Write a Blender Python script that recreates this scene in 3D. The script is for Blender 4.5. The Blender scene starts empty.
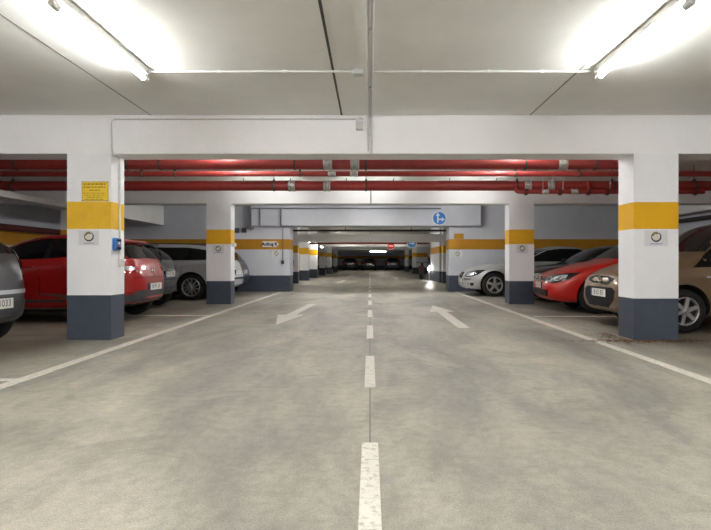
import bpy, bmesh, math, random
from mathutils import Vector, Matrix
from mathutils.bvhtree import BVHTree
random.seed(7)
S = bpy.context.scene
C = S.collection
PI = math.pi

# ------------------------------------------------------------------ materials
def srgb(r, g, b):
    f = lambda c: (c/255/12.92) if c/255 <= .04045 else ((c/255+.055)/1.055)**2.4
    return (f(r), f(g), f(b), 1)

def mat(name, col, rough=.6, metal=0, emit=None, strength=0, coat=0, var=0, vscale=3, bump=0, bscale=60, spec=None, flake=0):
    m = bpy.data.materials.new(name); m.use_nodes = True
    nt = m.node_tree; b = nt.nodes['Principled BSDF']
    b.inputs['Base Color'].default_value = col
    b.inputs['Roughness'].default_value = rough
    b.inputs['Metallic'].default_value = metal
    if spec is not None: b.inputs['Specular IOR Level'].default_value = spec
    if coat:
        b.inputs['Coat Weight'].default_value = coat; b.inputs['Coat Roughness'].default_value = .06
    if emit:
        b.inputs['Emission Color'].default_value = emit; b.inputs['Emission Strength'].default_value = strength
    if var or bump:
        tc = nt.nodes.new('ShaderNodeNewGeometry')
    if var:
        n = nt.nodes.new('ShaderNodeTexNoise'); n.inputs['Scale'].default_value = vscale; n.inputs['Detail'].default_value = 8
        n.inputs['Roughness'].default_value = .65
        nt.links.new(tc.outputs['Position'], n.inputs['Vector'])
        r = nt.nodes.new('ShaderNodeValToRGB')
        r.color_ramp.elements[0].position = .3; r.color_ramp.elements[1].position = .7
        r.color_ramp.elements[0].color = tuple(max(0, c*(1-var)) for c in col[:3])+(1,)
        r.color_ramp.elements[1].color = tuple(min(1, c*(1+var*.5)) for c in col[:3])+(1,)
        nt.links.new(n.outputs['Fac'], r.inputs['Fac']); nt.links.new(r.outputs['Color'], b.inputs['Base Color'])
    if bump:
        n2 = nt.nodes.new('ShaderNodeTexNoise'); n2.inputs['Scale'].default_value = bscale; n2.inputs['Detail'].default_value = 4
        nt.links.new(tc.outputs['Position'], n2.inputs['Vector'])
        bp = nt.nodes.new('ShaderNodeBump'); bp.inputs['Strength'].default_value = bump; bp.inputs['Distance'].default_value = .01
        nt.links.new(n2.outputs['Fac'], bp.inputs['Height']); nt.links.new(bp.outputs['Normal'], b.inputs['Normal'])
    return m

def floor_material():
    m = bpy.data.materials.new('worn_concrete'); m.use_nodes = True
    nt = m.node_tree; N = nt.nodes; Lk = nt.links; b = N['Principled BSDF']
    g = N.new('ShaderNodeNewGeometry')
    def noise(scale, detail, rough, vec=None, dist=0):
        n = N.new('ShaderNodeTexNoise'); n.inputs['Scale'].default_value = scale; n.inputs['Detail'].default_value = detail
        n.inputs['Roughness'].default_value = rough; n.inputs['Distortion'].default_value = dist
        Lk.new(vec if vec else g.outputs['Position'], n.inputs['Vector']); return n
    def ramp(src, p0, c0, p1, c1):
        r = N.new('ShaderNodeValToRGB'); e = r.color_ramp.elements
        e[0].position = p0; e[0].color = c0; e[1].position = p1; e[1].color = c1
        Lk.new(src, r.inputs['Fac']); return r.outputs['Color']
    def mix(a, bb, fac, mode='MIX'):
        x = N.new('ShaderNodeMix'); x.data_type = 'RGBA'; x.blend_type = mode
        if isinstance(fac, float): x.inputs['Factor'].default_value = fac
        else: Lk.new(fac, x.inputs['Factor'])
        for s, v in ((6, a), (7, bb)):
            if isinstance(v, tuple): x.inputs[s].default_value = v
            else: Lk.new(v, x.inputs[s])
        return x.outputs[2]
    mp = N.new('ShaderNodeMapping'); mp.inputs['Scale'].default_value = (1.3, .34, 1); mp.inputs['Rotation'].default_value = (0, 0, -.2)
    Lk.new(g.outputs['Position'], mp.inputs['Vector'])
    mp2 = N.new('ShaderNodeMapping'); mp2.inputs['Scale'].default_value = (.95, .40, 1); mp2.inputs['Rotation'].default_value = (0, 0, .12)
    Lk.new(g.outputs['Position'], mp2.inputs['Vector'])
    W = (1, 1, 1, 1); K = (0, 0, 0, 1)
    big = noise(.9, 6, .62, mp.outputs['Vector'], .6)
    c = ramp(big.outputs['Fac'], .36, FLOOR_DARK, .62, FLOOR_LIGHT)
    n2 = noise(1.3, 8, .65, mp2.outputs['Vector'], .4)
    f2 = ramp(n2.outputs['Fac'], .47, K, .72, W)
    c = mix(c, FLOOR_PALE, f2)
    n3 = noise(2.2, 10, .7, None, .8)
    f3 = ramp(n3.outputs['Fac'], .50, K, .78, W)
    c = mix(c, FLOOR_STAIN, f3)
    n4 = noise(120, 5, .85)
    f4 = ramp(n4.outputs['Fac'], .38, (.52, .52, .52, 1), .58, (1.08, 1.08, 1.08, 1))
    c = mix(c, f4, .75, 'MULTIPLY')
    n6 = noise(14, 8, .75)
    f6 = ramp(n6.outputs['Fac'], .38, (.78, .78, .78, 1), .62, (1.05, 1.05, 1.05, 1))
    c = mix(c, f6, .8, 'MULTIPLY')
    # brown dirt with the bays' shade painted in: darker either side of the lane
    sx = N.new('ShaderNodeSeparateXYZ'); Lk.new(g.outputs['Position'], sx.inputs[0])
    ab = N.new('ShaderNodeMath'); ab.operation = 'ABSOLUTE'; Lk.new(sx.outputs['X'], ab.inputs[0])
    bay = N.new('ShaderNodeMapRange'); bay.inputs[1].default_value = 2.8; bay.inputs[2].default_value = 3.8
    Lk.new(ab.outputs[0], bay.inputs[0])
    n5 = noise(1.1, 6, .6)
    f5 = ramp(n5.outputs['Fac'], .3, (.35, .35, .35, 1), .7, W)
    mu = N.new('ShaderNodeMath'); mu.operation = 'MULTIPLY'; Lk.new(bay.outputs[0], mu.inputs[0]); Lk.new(f5, mu.inputs[1])
    c = mix(c, FLOOR_BAY, mu.outputs[0])
    Lk.new(c, b.inputs['Base Color'])
    rr = N.new('ShaderNodeMapRange'); rr.inputs[3].default_value = .38; rr.inputs[4].default_value = .62
    Lk.new(n2.outputs['Fac'], rr.inputs[0]); Lk.new(rr.outputs[0], b.inputs['Roughness'])
    b.inputs['Specular IOR Level'].default_value = .35
    bp = N.new('ShaderNodeBump'); bp.inputs['Strength'].default_value = .35; bp.inputs['Distance'].default_value = .006
    Lk.new(n4.outputs['Fac'], bp.inputs['Height']); Lk.new(bp.outputs['Normal'], b.inputs['Normal'])
    return m

FLOOR_DARK = srgb(134, 133, 127); FLOOR_LIGHT = srgb(176, 172, 159); FLOOR_PALE = srgb(200, 195, 179)
FLOOR_STAIN = srgb(134, 131, 121); FLOOR_BAY = srgb(104, 93, 80)

def worn_marking(name, col, under, thr=.5):
    m = bpy.data.materials.new(name); m.use_nodes = True
    nt = m.node_tree; b = nt.nodes['Principled BSDF']
    g = nt.nodes.new('ShaderNodeNewGeometry')
    n = nt.nodes.new('ShaderNodeTexNoise'); n.inputs['Scale'].default_value = 26; n.inputs['Detail'].default_value = 9; n.inputs['Roughness'].default_value = .75
    nt.links.new(g.outputs['Position'], n.inputs['Vector'])
    r = nt.nodes.new('ShaderNodeValToRGB'); e = r.color_ramp.elements
    e[0].position = thr-.1; e[0].color = under; e[1].position = thr+.02; e[1].color = col
    nt.links.new(n.outputs['Fac'], r.inputs['Fac']); nt.links.new(r.outputs['Color'], b.inputs['Base Color'])
    b.inputs['Roughness'].default_value = .55
    return m

M = {}
M['floor'] = floor_material()
M['ceiling'] = mat('painted_concrete_ceiling', srgb(232, 232, 229), .75, var=.06, vscale=1.2, bump=.15, bscale=40)
M['beam'] = mat('white_emulsion', srgb(236, 236, 238), .7, var=.035, vscale=2.5, bump=.2, bscale=30)
M['white'] = mat('white_wall_paint', srgb(233, 234, 238), .65, var=.04, vscale=3, bump=.15, bscale=45)
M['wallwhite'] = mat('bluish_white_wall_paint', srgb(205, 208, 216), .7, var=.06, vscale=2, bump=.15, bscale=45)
M['yellow'] = mat('yellow_band_paint', srgb(226, 172, 8), .55, var=.06, vscale=5, bump=.1, bscale=40)
M['yellowworn'] = mat('faded_yellow_band_paint', srgb(229, 183, 45), .6, var=.10, vscale=7, bump=.1, bscale=40)
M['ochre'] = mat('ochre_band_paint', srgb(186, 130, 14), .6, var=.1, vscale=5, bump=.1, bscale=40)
M['navy'] = mat('slate_blue_plinth_paint', srgb(60, 68, 83), .5, var=.15, vscale=8, bump=.2, bscale=50)
M['groove'] = mat('dark_joint', srgb(70, 68, 64), .9)
M['joint'] = mat('grey_joint', srgb(120, 118, 112), .9)
M['marking'] = worn_marking('worn_white_marking', srgb(214, 212, 203), srgb(168, 165, 153), .475)
M['markthin'] = worn_marking('scuffed_white_line', srgb(210, 207, 197), srgb(168, 165, 153), .475)
M['redpipe'] = mat('red_pipe_paint', srgb(142, 43, 39), .5, var=.2, vscale=9, bump=.1, bscale=30)
M['darkred'] = mat('dark_red_pipe_paint', srgb(95, 34, 31), .55, var=.25, vscale=9)
M['galv'] = mat('galvanised_steel', srgb(190, 190, 186), .4, .8, var=.15, vscale=20)
M['darkmetal'] = mat('dark_steel', srgb(70, 68, 66), .5, .5)
M['conduit'] = mat('grey_white_conduit', srgb(205, 205, 203), .5)
M['greyconduit'] = mat('grey_conduit', srgb(120, 120, 122), .5)
M['box'] = mat('grey_plastic', srgb(190, 190, 188), .5)
M['dark'] = mat('black_plastic', srgb(11, 11, 12), .6, spec=.2)
M['tubeon'] = mat('lit_fluorescent_tube', (1, 1, 1, 1), .5, emit=(1, .99, .965, 1), strength=15)
M['tubeback'] = mat('added_tube_behind', (1, 1, 1, 1), .5, emit=(1, .99, .965, 1), strength=74)
M['tubefar'] = mat('lit_far_tube', (1, 1, 1, 1), .5, emit=(1, .96, .88, 1), strength=13)
M['tubedim'] = mat('added_dim_tube', (1, 1, 1, 1), .5, emit=(1, .95, .84, 1), strength=8)
M['tubemid'] = mat('lit_hidden_tube', (1, 1, 1, 1), .5, emit=(1, .985, .955, 1), strength=15)
M['tubelow'] = mat('added_low_tube', (1, 1, 1, 1), .5, emit=(1, .985, .955, 1), strength=3.2)
M['tubelift'] = mat('added_tube_by_lift', (1, 1, 1, 1), .5, emit=(1, .985, .97, 1), strength=27)
M['lampwhite'] = mat('lamp_housing', srgb(150, 148, 142), .55)
M['signwhite'] = mat('sign_white', srgb(226, 226, 228), .4)
M['signgrey'] = mat('sign_pale_grey', srgb(214, 214, 218), .4)
M['signyellow'] = mat('sign_yellow', srgb(235, 200, 55), .45)
M['signtext'] = mat('sign_brown_print', srgb(140, 108, 36), .6)
M['ink'] = mat('dark_ink', srgb(40, 46, 58), .6)
M['olive'] = mat('olive_ink', srgb(120, 116, 70), .6)
M['cream'] = mat('cream_ink', srgb(214, 208, 186), .6)
M['blueink'] = mat('blue_print', srgb(120, 138, 172), .6)
M['signblue'] = mat('sign_blue', srgb(56, 130, 204), .4)
M['signred'] = mat('sign_red', srgb(200, 30, 24), .4)
M['bluebox'] = mat('blue_plastic', srgb(44, 110, 180), .4)
M['yellowpaint2'] = mat('ochre_plate', srgb(190, 138, 18), .5)
M['rubber'] = mat('tyre_rubber', srgb(17, 17, 18), .85, bump=.1, bscale=80)
M['alloy'] = mat('alloy_rim', srgb(190, 190, 192), .3, .85)
M['rimdark'] = mat('rim_recess', srgb(22, 22, 24), .6)
M['glass'] = mat('dark_car_glass', srgb(12, 14, 16), .08, spec=.4)
M['smoked'] = mat('tinted_windscreen', srgb(24, 26, 26), .09, spec=.5)
M['chrome'] = mat('chrome_trim', srgb(225, 225, 228), .12, 1)
M['lampclear'] = mat('clear_headlamp', srgb(190, 194, 198), .12, .35, coat=1)
M['lampblack'] = mat('black_headlamp', srgb(20, 21, 23), .12, coat=1)
M['lampred'] = mat('red_tail_lamp', srgb(150, 12, 14), .15, coat=1)
M['plate'] = mat('number_plate_white', srgb(222, 222, 216), .4)
M['plateblue'] = mat('number_plate_blue', srgb(28, 60, 150), .4)
M['cladding'] = mat('dark_grey_cladding', srgb(62, 63, 66), .55)
M['arch'] = mat('wheel_well_black', srgb(12, 12, 12), .9)
def carpaint(n, c, rough=.3, metal=.0): return mat(n, c, rough, metal, coat=.55)
M['p_red'] = carpaint('red_car_paint', srgb(150, 13, 13))
M['p_bred'] = carpaint('bright_red_car_paint', srgb(180, 20, 13))
M['p_gold'] = carpaint('bronze_car_paint', srgb(122, 98, 72), .35, .35)
M['p_silver'] = carpaint('silver_car_paint', srgb(182, 184, 188), .3, .55)
M['p_grey'] = carpaint('mid_grey_car_paint', srgb(188, 191, 196), .32, .3)
M['p_dgrey'] = carpaint('dark_grey_car_paint', srgb(74, 76, 80), .34, .4)
M['p_black'] = carpaint('black_car_paint', srgb(20, 20, 22), .25)
M['p_navy'] = carpaint('navy_car_paint', srgb(42, 54, 72), .3, .2)
M['leaf'] = mat('dry_leaf', srgb(118, 86, 52), .85, var=.3, vscale=15)

# ------------------------------------------------------------------ mesh helpers
class MB:
    def __init__(s): s.v = []; s.f = []; s.m = []; s.mats = []; s.smooth = []
    def mi(s, m):
        if m not in s.mats: s.mats.append(m)
        return s.mats.index(m)
    def add(s, vs, fs, m, smooth=False):
        o = len(s.v); k = s.mi(m)
        s.v += [tuple(p) for p in vs]
        for f in fs: s.f.append(tuple(i+o for i in f)); s.m.append(k); s.smooth.append(smooth)
    def box(s, x0, x1, y0, y1, z0, z1, m, bev=0):
        if not bev:
            vs = [(x, y, z) for x in (x0, x1) for y in (y0, y1) for z in (z0, z1)]
            s.add(vs, [(0, 1, 3, 2), (4, 6, 7, 5), (0, 4, 5, 1), (2, 3, 7, 6), (0, 2, 6, 4), (1, 5, 7, 3)], m)
        else:
            bm = bmesh.new(); bmesh.ops.create_cube(bm, size=1)
            for v in bm.verts: v.co = ((x0+x1)/2+v.co.x*(x1-x0), (y0+y1)/2+v.co.y*(y1-y0), (z0+z1)/2+v.co.z*(z1-z0))
            bmesh.ops.bevel(bm, geom=bm.edges[:], offset=bev, segments=2, affect='EDGES', profile=.5)
            s.bm(bm, m)
    def bm(s, bm, m, smooth=False):
        bm.verts.index_update()
        s.add([v.co[:] for v in bm.verts], [[v.index for v in f.verts] for f in bm.faces], m, smooth); bm.free()
    def cyl(s, a, b, r, m, n=16, r2=None, caps=True):
        a = Vector(a); b = Vector(b); d = (b-a).normalized(); r2 = r if r2 is None else r2
        u = d.orthogonal().normalized(); w = d.cross(u)
        vs = []
        for p, q in ((a, r), (b, r2)):
            for i in range(n):
                t = 2*PI*i/n; vs.append(p+(u*math.cos(t)+w*math.sin(t))*q)
        s.add(vs, [(i, (i+1) % n, n+(i+1) % n, n+i) for i in range(n)], m, True)
        if caps: s.add(vs, [tuple(range(n-1, -1, -1)), tuple(range(n, 2*n))], m)
    def tube(s, pts, r, m, n=8):
        pts = [Vector(p) for p in pts]; rings = []; vs = []
        u = None
        for i, p in enumerate(pts):
            d = (pts[min(i+1, len(pts)-1)]-pts[max(i-1, 0)]).normalized()
            if u is None: u = d.orthogonal().normalized()
            u = (u-d*u.dot(d)).normalized(); w = d.cross(u)
            vs += [p+(u*math.cos(2*PI*k/n)+w*math.sin(2*PI*k/n))*r for k in range(n)]
        fs = [(i*n+k, i*n+(k+1) % n, (i+1)*n+(k+1) % n, (i+1)*n+k) for i in range(len(pts)-1) for k in range(n)]
        s.add(vs, fs, m, True)
        s.add(vs, [tuple(range(n-1, -1, -1)), tuple(range((len(pts)-1)*n, len(pts)*n))], m)
    def lathe(s, prof, m, axis='y', n=28, c=(0, 0, 0), caps=True):   # prof: (along, radius)
        vs = []
        for a, r in prof:
            for i in range(n):
                t = 2*PI*i/n
                p = (r*math.cos(t), a, r*math.sin(t)) if axis == 'y' else (a, r*math.cos(t), r*math.sin(t)) if axis == 'x' else (r*math.cos(t), r*math.sin(t), a)
                vs.append((p[0]+c[0], p[1]+c[1], p[2]+c[2]))
        k = len(prof)
        s.add(vs, [(i*n+j, i*n+(j+1) % n, (i+1)*n+(j+1) % n, (i+1)*n+j) for i in range(k-1) for j in range(n)], m, True)
        if caps: s.add(vs, [tuple(range(n)), tuple(range((k-1)*n, k*n))], m)
    def prism(s, poly, fn, m):
        """poly of 2-D points; fn(u, v, w) -> 3-D, w = 0 back / 1 front"""
        n = len(poly)
        vs = [fn(u, v, 0) for u, v in poly]+[fn(u, v, 1) for u, v in poly]
        s.add(vs, [tuple(range(n-1, -1, -1)), tuple(range(n, 2*n))]+[(i, (i+1) % n, n+(i+1) % n, n+i) for i in range(n)], m)
    def mesh(s, name):
        me = bpy.data.meshes.new(name); me.from_pydata(s.v, [], s.f)
        for m in s.mats: me.materials.append(M[m])
        me.polygons.foreach_set('material_index', s.m); me.polygons.foreach_set('use_smooth', s.smooth)
        bm = bmesh.new(); bm.from_mesh(me); bmesh.ops.recalc_face_normals(bm, faces=bm.faces[:]); bm.to_mesh(me); bm.free()
        return me

def link(name, me, parent=None, loc=(0, 0, 0)):
    o = bpy.data.objects.new(name, me); C.objects.link(o); o.location = loc
    if parent: o.parent = parent
    return o
def obj(name, mb, parent=None, loc=(0, 0, 0)): return link(name, mb.mesh(name), parent, loc)
def tag(o, label, cat, group=None):
    o['label'] = label; o['category'] = cat
    if group: o['group'] = group
    return o
def empty(name, loc, label, cat, group=None):
    o = bpy.data.objects.new(name, None); C.objects.link(o); o.location = loc; o.empty_display_size = .2
    return tag(o, label, cat, group)
def struct(name, mb, label=None):
    o = obj(name, mb); o['kind'] = 'structure'
    if label: o['label'] = label
    return o
def copy_tree(o, parent=None):
    c = o.copy(); C.objects.link(c)
    if parent: c.parent = parent
    for ch in [x for x in S.objects if x.parent == o]: copy_tree(ch, c)
    return c
def text_into(mb, s, size, fn, m, off=0):
    cu = bpy.data.curves.new('t', 'FONT'); cu.body = s; cu.size = size; cu.align_x = 'CENTER'; cu.align_y = 'CENTER'; cu.resolution_u = 3; cu.offset = off
    o = bpy.data.objects.new('t', cu); C.objects.link(o)
    me = o.to_mesh()
    vs = [fn(v.co.x, v.co.y, 1) for v in me.vertices]; fs = [tuple(p.vertices) for p in me.polygons]
    mb.add(vs, fs, m); o.to_mesh_clear(); bpy.data.objects.remove(o); bpy.data.curves.remove(cu)

# picture-to-place constants measured from the photograph
CH = .95; VX, VY, FPX = 370, 262, 550
CEIL = 2.74; SOFF = 2.27
BAND = (.52, 1.352, 1.68)

def banded(mb, x0, x1, y0, y1, z0, z1, white='white', yellow='yellow', base='navy', bands=BAND):
    zs = [z0]+[b for b in bands if z0 < b < z1]+[z1]
    for a, b in zip(zs, zs[1:]):
        mid = (a+b)/2
        m = base if mid < bands[0] else white if mid < bands[1] else yellow if mid < bands[2] else white
        vs = [(x0, y0, a), (x1, y0, a), (x1, y1, a), (x0, y1, a), (x0, y0, b), (x1, y0, b), (x1, y1, b), (x0, y1, b)]
        fs = [(0, 1, 5, 4), (1, 2, 6, 5), (2, 3, 7, 6), (3, 0, 4, 7)]
        if a == z0: fs.append((3, 2, 1, 0))
        if b == z1: fs.append((4, 5, 6, 7))
        mb.add(vs, fs, m)

# ------------------------------------------------------------------ the setting
YF = 68.0; YB = -7.0; XL = -8.5; XR = 8.5
mb = MB(); mb.box(XL-.3, XR+.3, YB-.3, YF+.3, -.3, 0, 'floor'); struct('floor', mb)
mb = MB(); mb.box(XL-.3, XR+.3, YB-.3, YF+.3, CEIL, CEIL+.3, 'ceiling'); struct('ceiling', mb)
mb = MB(); banded(mb, XL-.3, XL, YB, YF, 0, CEIL, 'wallwhite', 'ochre'); struct('wall_left', mb)
mb = MB(); banded(mb, XR, XR+.3, YB, YF, 0, CEIL, 'wallwhite', 'ochre'); struct('wall_right', mb)
mb = MB(); banded(mb, XL-.3, XR+.3, YB-.3, YB, 0, CEIL, 'wallwhite', 'ochre'); struct('wall_back', mb)
mb = MB(); banded(mb, XL-.3, XR+.3, YF, YF+.3, 0, CEIL, 'wallwhite', 'ochre'); struct('wall_far', mb)
mb = MB(); banded(mb, XL, -2.56, 17.6, 18.3, 0, CEIL, 'wallwhite', 'ochre'); struct('wall_lift_side', mb)
mb = MB(); banded(mb, 2.53, XR, 17.6, 18.3, 0, CEIL, 'wallwhite', 'ochre'); struct('wall_exit_side', mb)
mb = MB(); mb.box(-3.76, 3.5, 17.38, 18.3, 2.10, 2.735, 'wallwhite'); struct('beam_lintel', mb)
# cross beams
mb = MB(); mb.box(XL, XR, 6.70, 7.10, SOFF, CEIL, 'beam'); struct('beam', mb)
mb = MB(); mb.box(XL, XR, 12.40, 12.80, SOFF, CEIL, 'beam'); struct('beam', mb)
mb = MB(); mb.box(-7.0, -6.6, 7.1, 12.4, 2.13, 2.24, 'ceiling'); mb.box(-7.0, -6.6, 12.8, 17.6, 2.13, CEIL, 'ceiling'); struct('beam_side', mb)
mb = MB(); mb.box(8.1, 8.5, 7.1, 12.4, 2.2, CEIL, 'ceiling'); mb.box(8.1, 8.5, 12.8, 17.6, 2.2, CEIL, 'ceiling'); struct('beam_side', mb)
mb = MB(); mb.box(-3.2, 3.46, 24.42, 24.85, 1.84, 2.19, 'beam'); struct('beam', mb)
mb = MB(); mb.box(-3.69, 3.8, 36, 36.4, 1.96, 2.2, 'beam'); struct('beam', mb)
mb = MB(); mb.box(-3.69, 3.8, 46, 46.4, 1.95, 2.3, 'beam'); struct('beam', mb)
# pillars
def pillar(x0, x1, y0, y1, z1=SOFF, yellow='yellow', bands=BAND, white='white'):
    mb = MB(); banded(mb, x0, x1, y0, y1, 0, z1, white, yellow, bands=bands)
    return struct('pillar', mb)
pillar(-3.69, -3.155, 6.70, 7.06, yellow='yellowworn', bands=(.545, 1.352, 1.685))
pillar(3.216, 3.758, 6.70, 7.12, bands=(.505, 1.352, 1.68))
pillar(-3.69, -3.14, 12.40, 12.75)
pillar(3.14, 3.70, 12.40, 12.80)
pillar(-7.0, -6.6, 12.45, 12.80, z1=2.27)
for y, x0, x1 in ((24.4, -3.46, -3.2), (28.2, -3.62, -3.16), (32.6, -3.6, -3.14), (40, -3.7, -3.27), (44.2, -3.5, -3.1), (53, -3.55, -3.2), (62, -7.2, -6.8)):
    pillar(x0, x1, y, y+.4, z1=CEIL)
for y, x0, x1 in ((24.45, 3.23, 3.43), (44, 3.4, 3.72), (54, 3.45, 3.8)):
    pillar(x0, x1, y, y+.4, z1=CEIL)
mb = MB(); banded(mb, 3.18, 3.6, 25.2, 29, 0, CEIL, 'wallwhite', 'ochre'); struct('wall_partition', mb)
mb = MB(); banded(mb, 3.72, 4.6, 44, 44.4, 0, CEIL, 'wallwhite', 'ochre'); struct('wall_partition_far', mb)
# ceiling joints
k = 0
for x, w, m in ((-2.67, .012, 'joint'), (-.345, .022, 'groove'), (1.95, .014, 'joint')):
    k += 1; mb = MB(); mb.box(x-w/2, x+w/2, YB, 6.70, CEIL-.003, CEIL+.01, m); struct('trim_%d' % k, mb)

# ------------------------------------------------------------------ floor markings
MZ = .004
def flat(name, polys, m, label, top=MZ):
    mb = MB()
    for p in polys: mb.prism(p, lambda u, v, w: (u, v, .0005+w*top), m)
    return struct(name, mb, label)
def rect(x0, x1, y0, y1): return [(x0, y0), (x1, y0), (x1, y1), (x0, y1)]
y = 1.5; n = 0
while y < 56:
    flat('floor_dash', [rect(-.042, .042, y, y+1.38)], 'marking', 'white dash of the broken centre line on the floor')
    y += 2.66
flat('floor_edge_line', [rect(-2.86, -2.75, -3, 17.3)], 'markthin', 'long white line along the parking bays beside the silver estate')
flat('floor_edge_line', [rect(2.65, 2.76, -3, 17.3)], 'markthin', 'long white line along the parking bays beside the bronze car')
for sx, ys in ((-1, (4.42, 9.75)), (1, (4.42, 9.6))):
    for yy in ys:
        a, b = (2.86, 8.0) if sx > 0 else (-8.0, -2.86)
        flat('floor_bay_line', [rect(a, b, yy-.05, yy+.05)], 'markthin', 'white line dividing two parking bays')
def arrow(x, ytip, ybase, ytail, hw, sw, skew=0):
    return [(x, ytip), (x+hw, ybase), (x+sw, ybase), (x+sw+skew, ytail), (x-sw+skew, ytail), (x-sw, ybase), (x-hw, ybase)]
flat('floor_arrow', [arrow(-1.42, 8.3, 9.9, 12.4, .24, .085, .12)], 'marking', 'white arrow painted on the floor pointing towards the viewer')
flat('floor_arrow', [arrow(1.37, 12.0, 10.5, 7.9, .24, .085, -.02)], 'marking', 'white arrow painted on the floor pointing away from the viewer')
flat('floor_arrow', [arrow(-1.42, 24.5, 26.1, 28.6, .26, .1, .1)], 'marking', 'distant white arrow on the floor beyond the lintel')
flat('floor_arrow', [arrow(-1.35, 37.5, 39.1, 41.6, .26, .1, .1)], 'marking', 'smallest distant white arrow on the floor')
flat('floor_arrow', [arrow(1.5, 34, 32.4, 30, .26, .1, 0)], 'marking', 'distant white arrow pointing away beyond the lintel')

flat('floor_joint', [rect(-.004, .004, 0, 17.5)], 'joint', 'thin joint running down the middle of the lane', .0015)
# ------------------------------------------------------------------ lamps
def tube_lamp(x, y0, y1, label, m='tubeon', z=CEIL, group=None, drop=.10, along='y'):
    r = empty('tube_lamp', (x, (y0+y1)/2, z), label, 'lamp', group)
    if z == 2.69:
        for sx in (-.5, .5):
            mb = MB(); mb.cyl((sx, 0, 0), (sx, 0, CEIL-z), .008, 'darkmetal', 8); obj('hanger', mb, r)
    h = (y1-y0)/2
    def P(a, b, zz): return (b, a, zz) if along == 'y' else (a, b, zz)
    def bx(mb, a0, a1, b0, b1, z0, z1, m, bev=0):
        if along == 'y': mb.box(b0, b1, a0, a1, z0, z1, m, bev)
        else: mb.box(a0, a1, b0, b1, z0, z1, m, bev)
    mb = MB(); bx(mb, -h-.02, h+.02, -.034, .034, -.058, -.001, 'lampwhite', .004); obj('housing', mb, r)
    mb = MB(); mb.cyl(P(-h+.03, 0, -drop), P(h-.03, 0, -drop), .0165, m, 16); obj('fluorescent_tube', mb, r)
    for s in (-1, 1):
        mb = MB()
        mb.cyl(P(s*(h-.045), 0, -drop), P(s*(h+.03), 0, -drop), .026, 'box', 18)
        mb.cyl(P(s*(h+.03), 0, -drop), P(s*(h+.045), 0, -drop), .026, 'box', 18, .018)
        bx(mb, s*h-.022, s*h+.022, -.016, .016, -drop, -.03, 'box')
        obj('end_socket', mb, r)
    return r
tube_lamp(-2.08, 3.62, 5.08, 'lit fluorescent tube on the ceiling above the left lane line', group=None)
tube_lamp(2.09, 3.60, 5.02, 'lit fluorescent tube on the ceiling above the right lane line')
for y in (.4, -2.4, -5.6):  # unseen lamps added out of view to brighten the near floor and ceiling
    for x in (-2.08, 2.09):
        tube_lamp(x, y, y+1.45, 'unseen tube lamp added on the ceiling outside the view', 'tubeon' if y == .4 else 'tubeback', group='added tube lamps outside the view')
for x in (-2.08, 2.09):
    tube_lamp(x, 7.45, 8.9, 'fluorescent tube lamp hidden above the red pipes', 'tubemid', group='tube lamps above the red pipes')
    tube_lamp(x*.5, 14.3, 15.75, 'unseen tube lamp added behind the second beam', 'tubelift', group='added tube lamps behind the second beam')  # unseen pair added, set inward to light the lift wall
    tube_lamp(x*.7, 21, 22.4, 'unseen tube lamp added behind the lintel', 'tubedim', group='added tube lamps behind the lintel')  # unseen pair added to light the floor past the lintel
    tube_lamp(x*.7, 25.3, 26.7, 'unseen tube lamp added above the far lane', 'tubedim', group='added tube lamps above the far lane')  # this and the next two pairs: unseen lamps added to light the far lane
    tube_lamp(x*.7, 34.8, 35.9, 'unseen tube lamp added above the far lane', 'tubedim', group='added tube lamps above the far lane')
    tube_lamp(x*.7, 41.5, 42.9, 'unseen tube lamp added above the far lane', 'tubedim', group='added tube lamps above the far lane')
for x in (-2, 2): tube_lamp(x, 57, 58.4, 'unseen tube lamp added above the three far cars', 'tubefar', group='added tube lamps above the far cars')  # unseen lamps added to brighten the end of the lane
for x in (-2.2, 0, 2.2): tube_lamp(x, 11.75-.725, 11.75+.725, 'unseen tube lamp added behind the thick lower red pipe', 'tubelow', z=2.69, group='added tube lamps behind the lower red pipe', along='x')  # unseen crosswise lamps added to brighten the second beam and its pillars
tube_lamp(-2.98, 25.6, 27, 'small lit tube lamp beside the second of the far pillars', 'tubefar', z=2.02)
tube_lamp(-2.85, 31.5, 33, 'smaller lit tube lamp deep among the far pillars', 'tubefar', z=1.93)
tube_lamp(.75, 51-.75, 51+.75, 'lit tube lamp hanging crosswise above the three far parked cars', 'tubefar', z=2.02, along='x')

# ------------------------------------------------------------------ red sprinkler pipes
def ring(mb, x, y, z, r, w, m): mb.lathe([(-w/2, r*.9), (-w/2, r), (w/2, r), (w/2, r*.9)], m, 'x', 22, (x, y, z), caps=False)
def pipe(label, x0, x1, y, z, r, couplings, hangers, m='redpipe', z1=None, name='sprinkler_pipe'):
    z1 = z if z1 is None else z1
    zz = lambda x: z+(z1-z)*(x-x0)/(x1-x0)
    root = empty(name, ((x0+x1)/2, y, z), label, 'pipe')
    off = Vector(root.location)
    def put(nm, mb): o = obj(nm, mb, root, tuple(-off)); return o
    mb = MB(); mb.cyl((x0, y, z), (x1, y, z1), r, m, 24); put('pipe_run', mb)
    for x in couplings:
        mb = MB()
        for d in (-.045, .045): ring(mb, x+d, y, zz(x), r*1.16, .035, 'galv')
        ring(mb, x, y, zz(x), r*1.08, .08, 'galv')
        mb.box(x-.02, x+.02, y-r*1.35, y-r*1.05, zz(x)-.02, zz(x)+.02, 'galv')
        put('coupling', mb)
    for x in hangers:
        mb = MB(); ring(mb, x, y, zz(x), r*1.1, .03, 'darkmetal')
        mb.cyl((x, y, zz(x)+r), (x, y, CEIL), .006, 'darkmetal', 8)
        mb.box(x-.018, x+.018, y-.02, y+.02, zz(x)+r, zz(x)+r+.03, 'darkmetal')
        put('hanger', mb)
    return root
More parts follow.
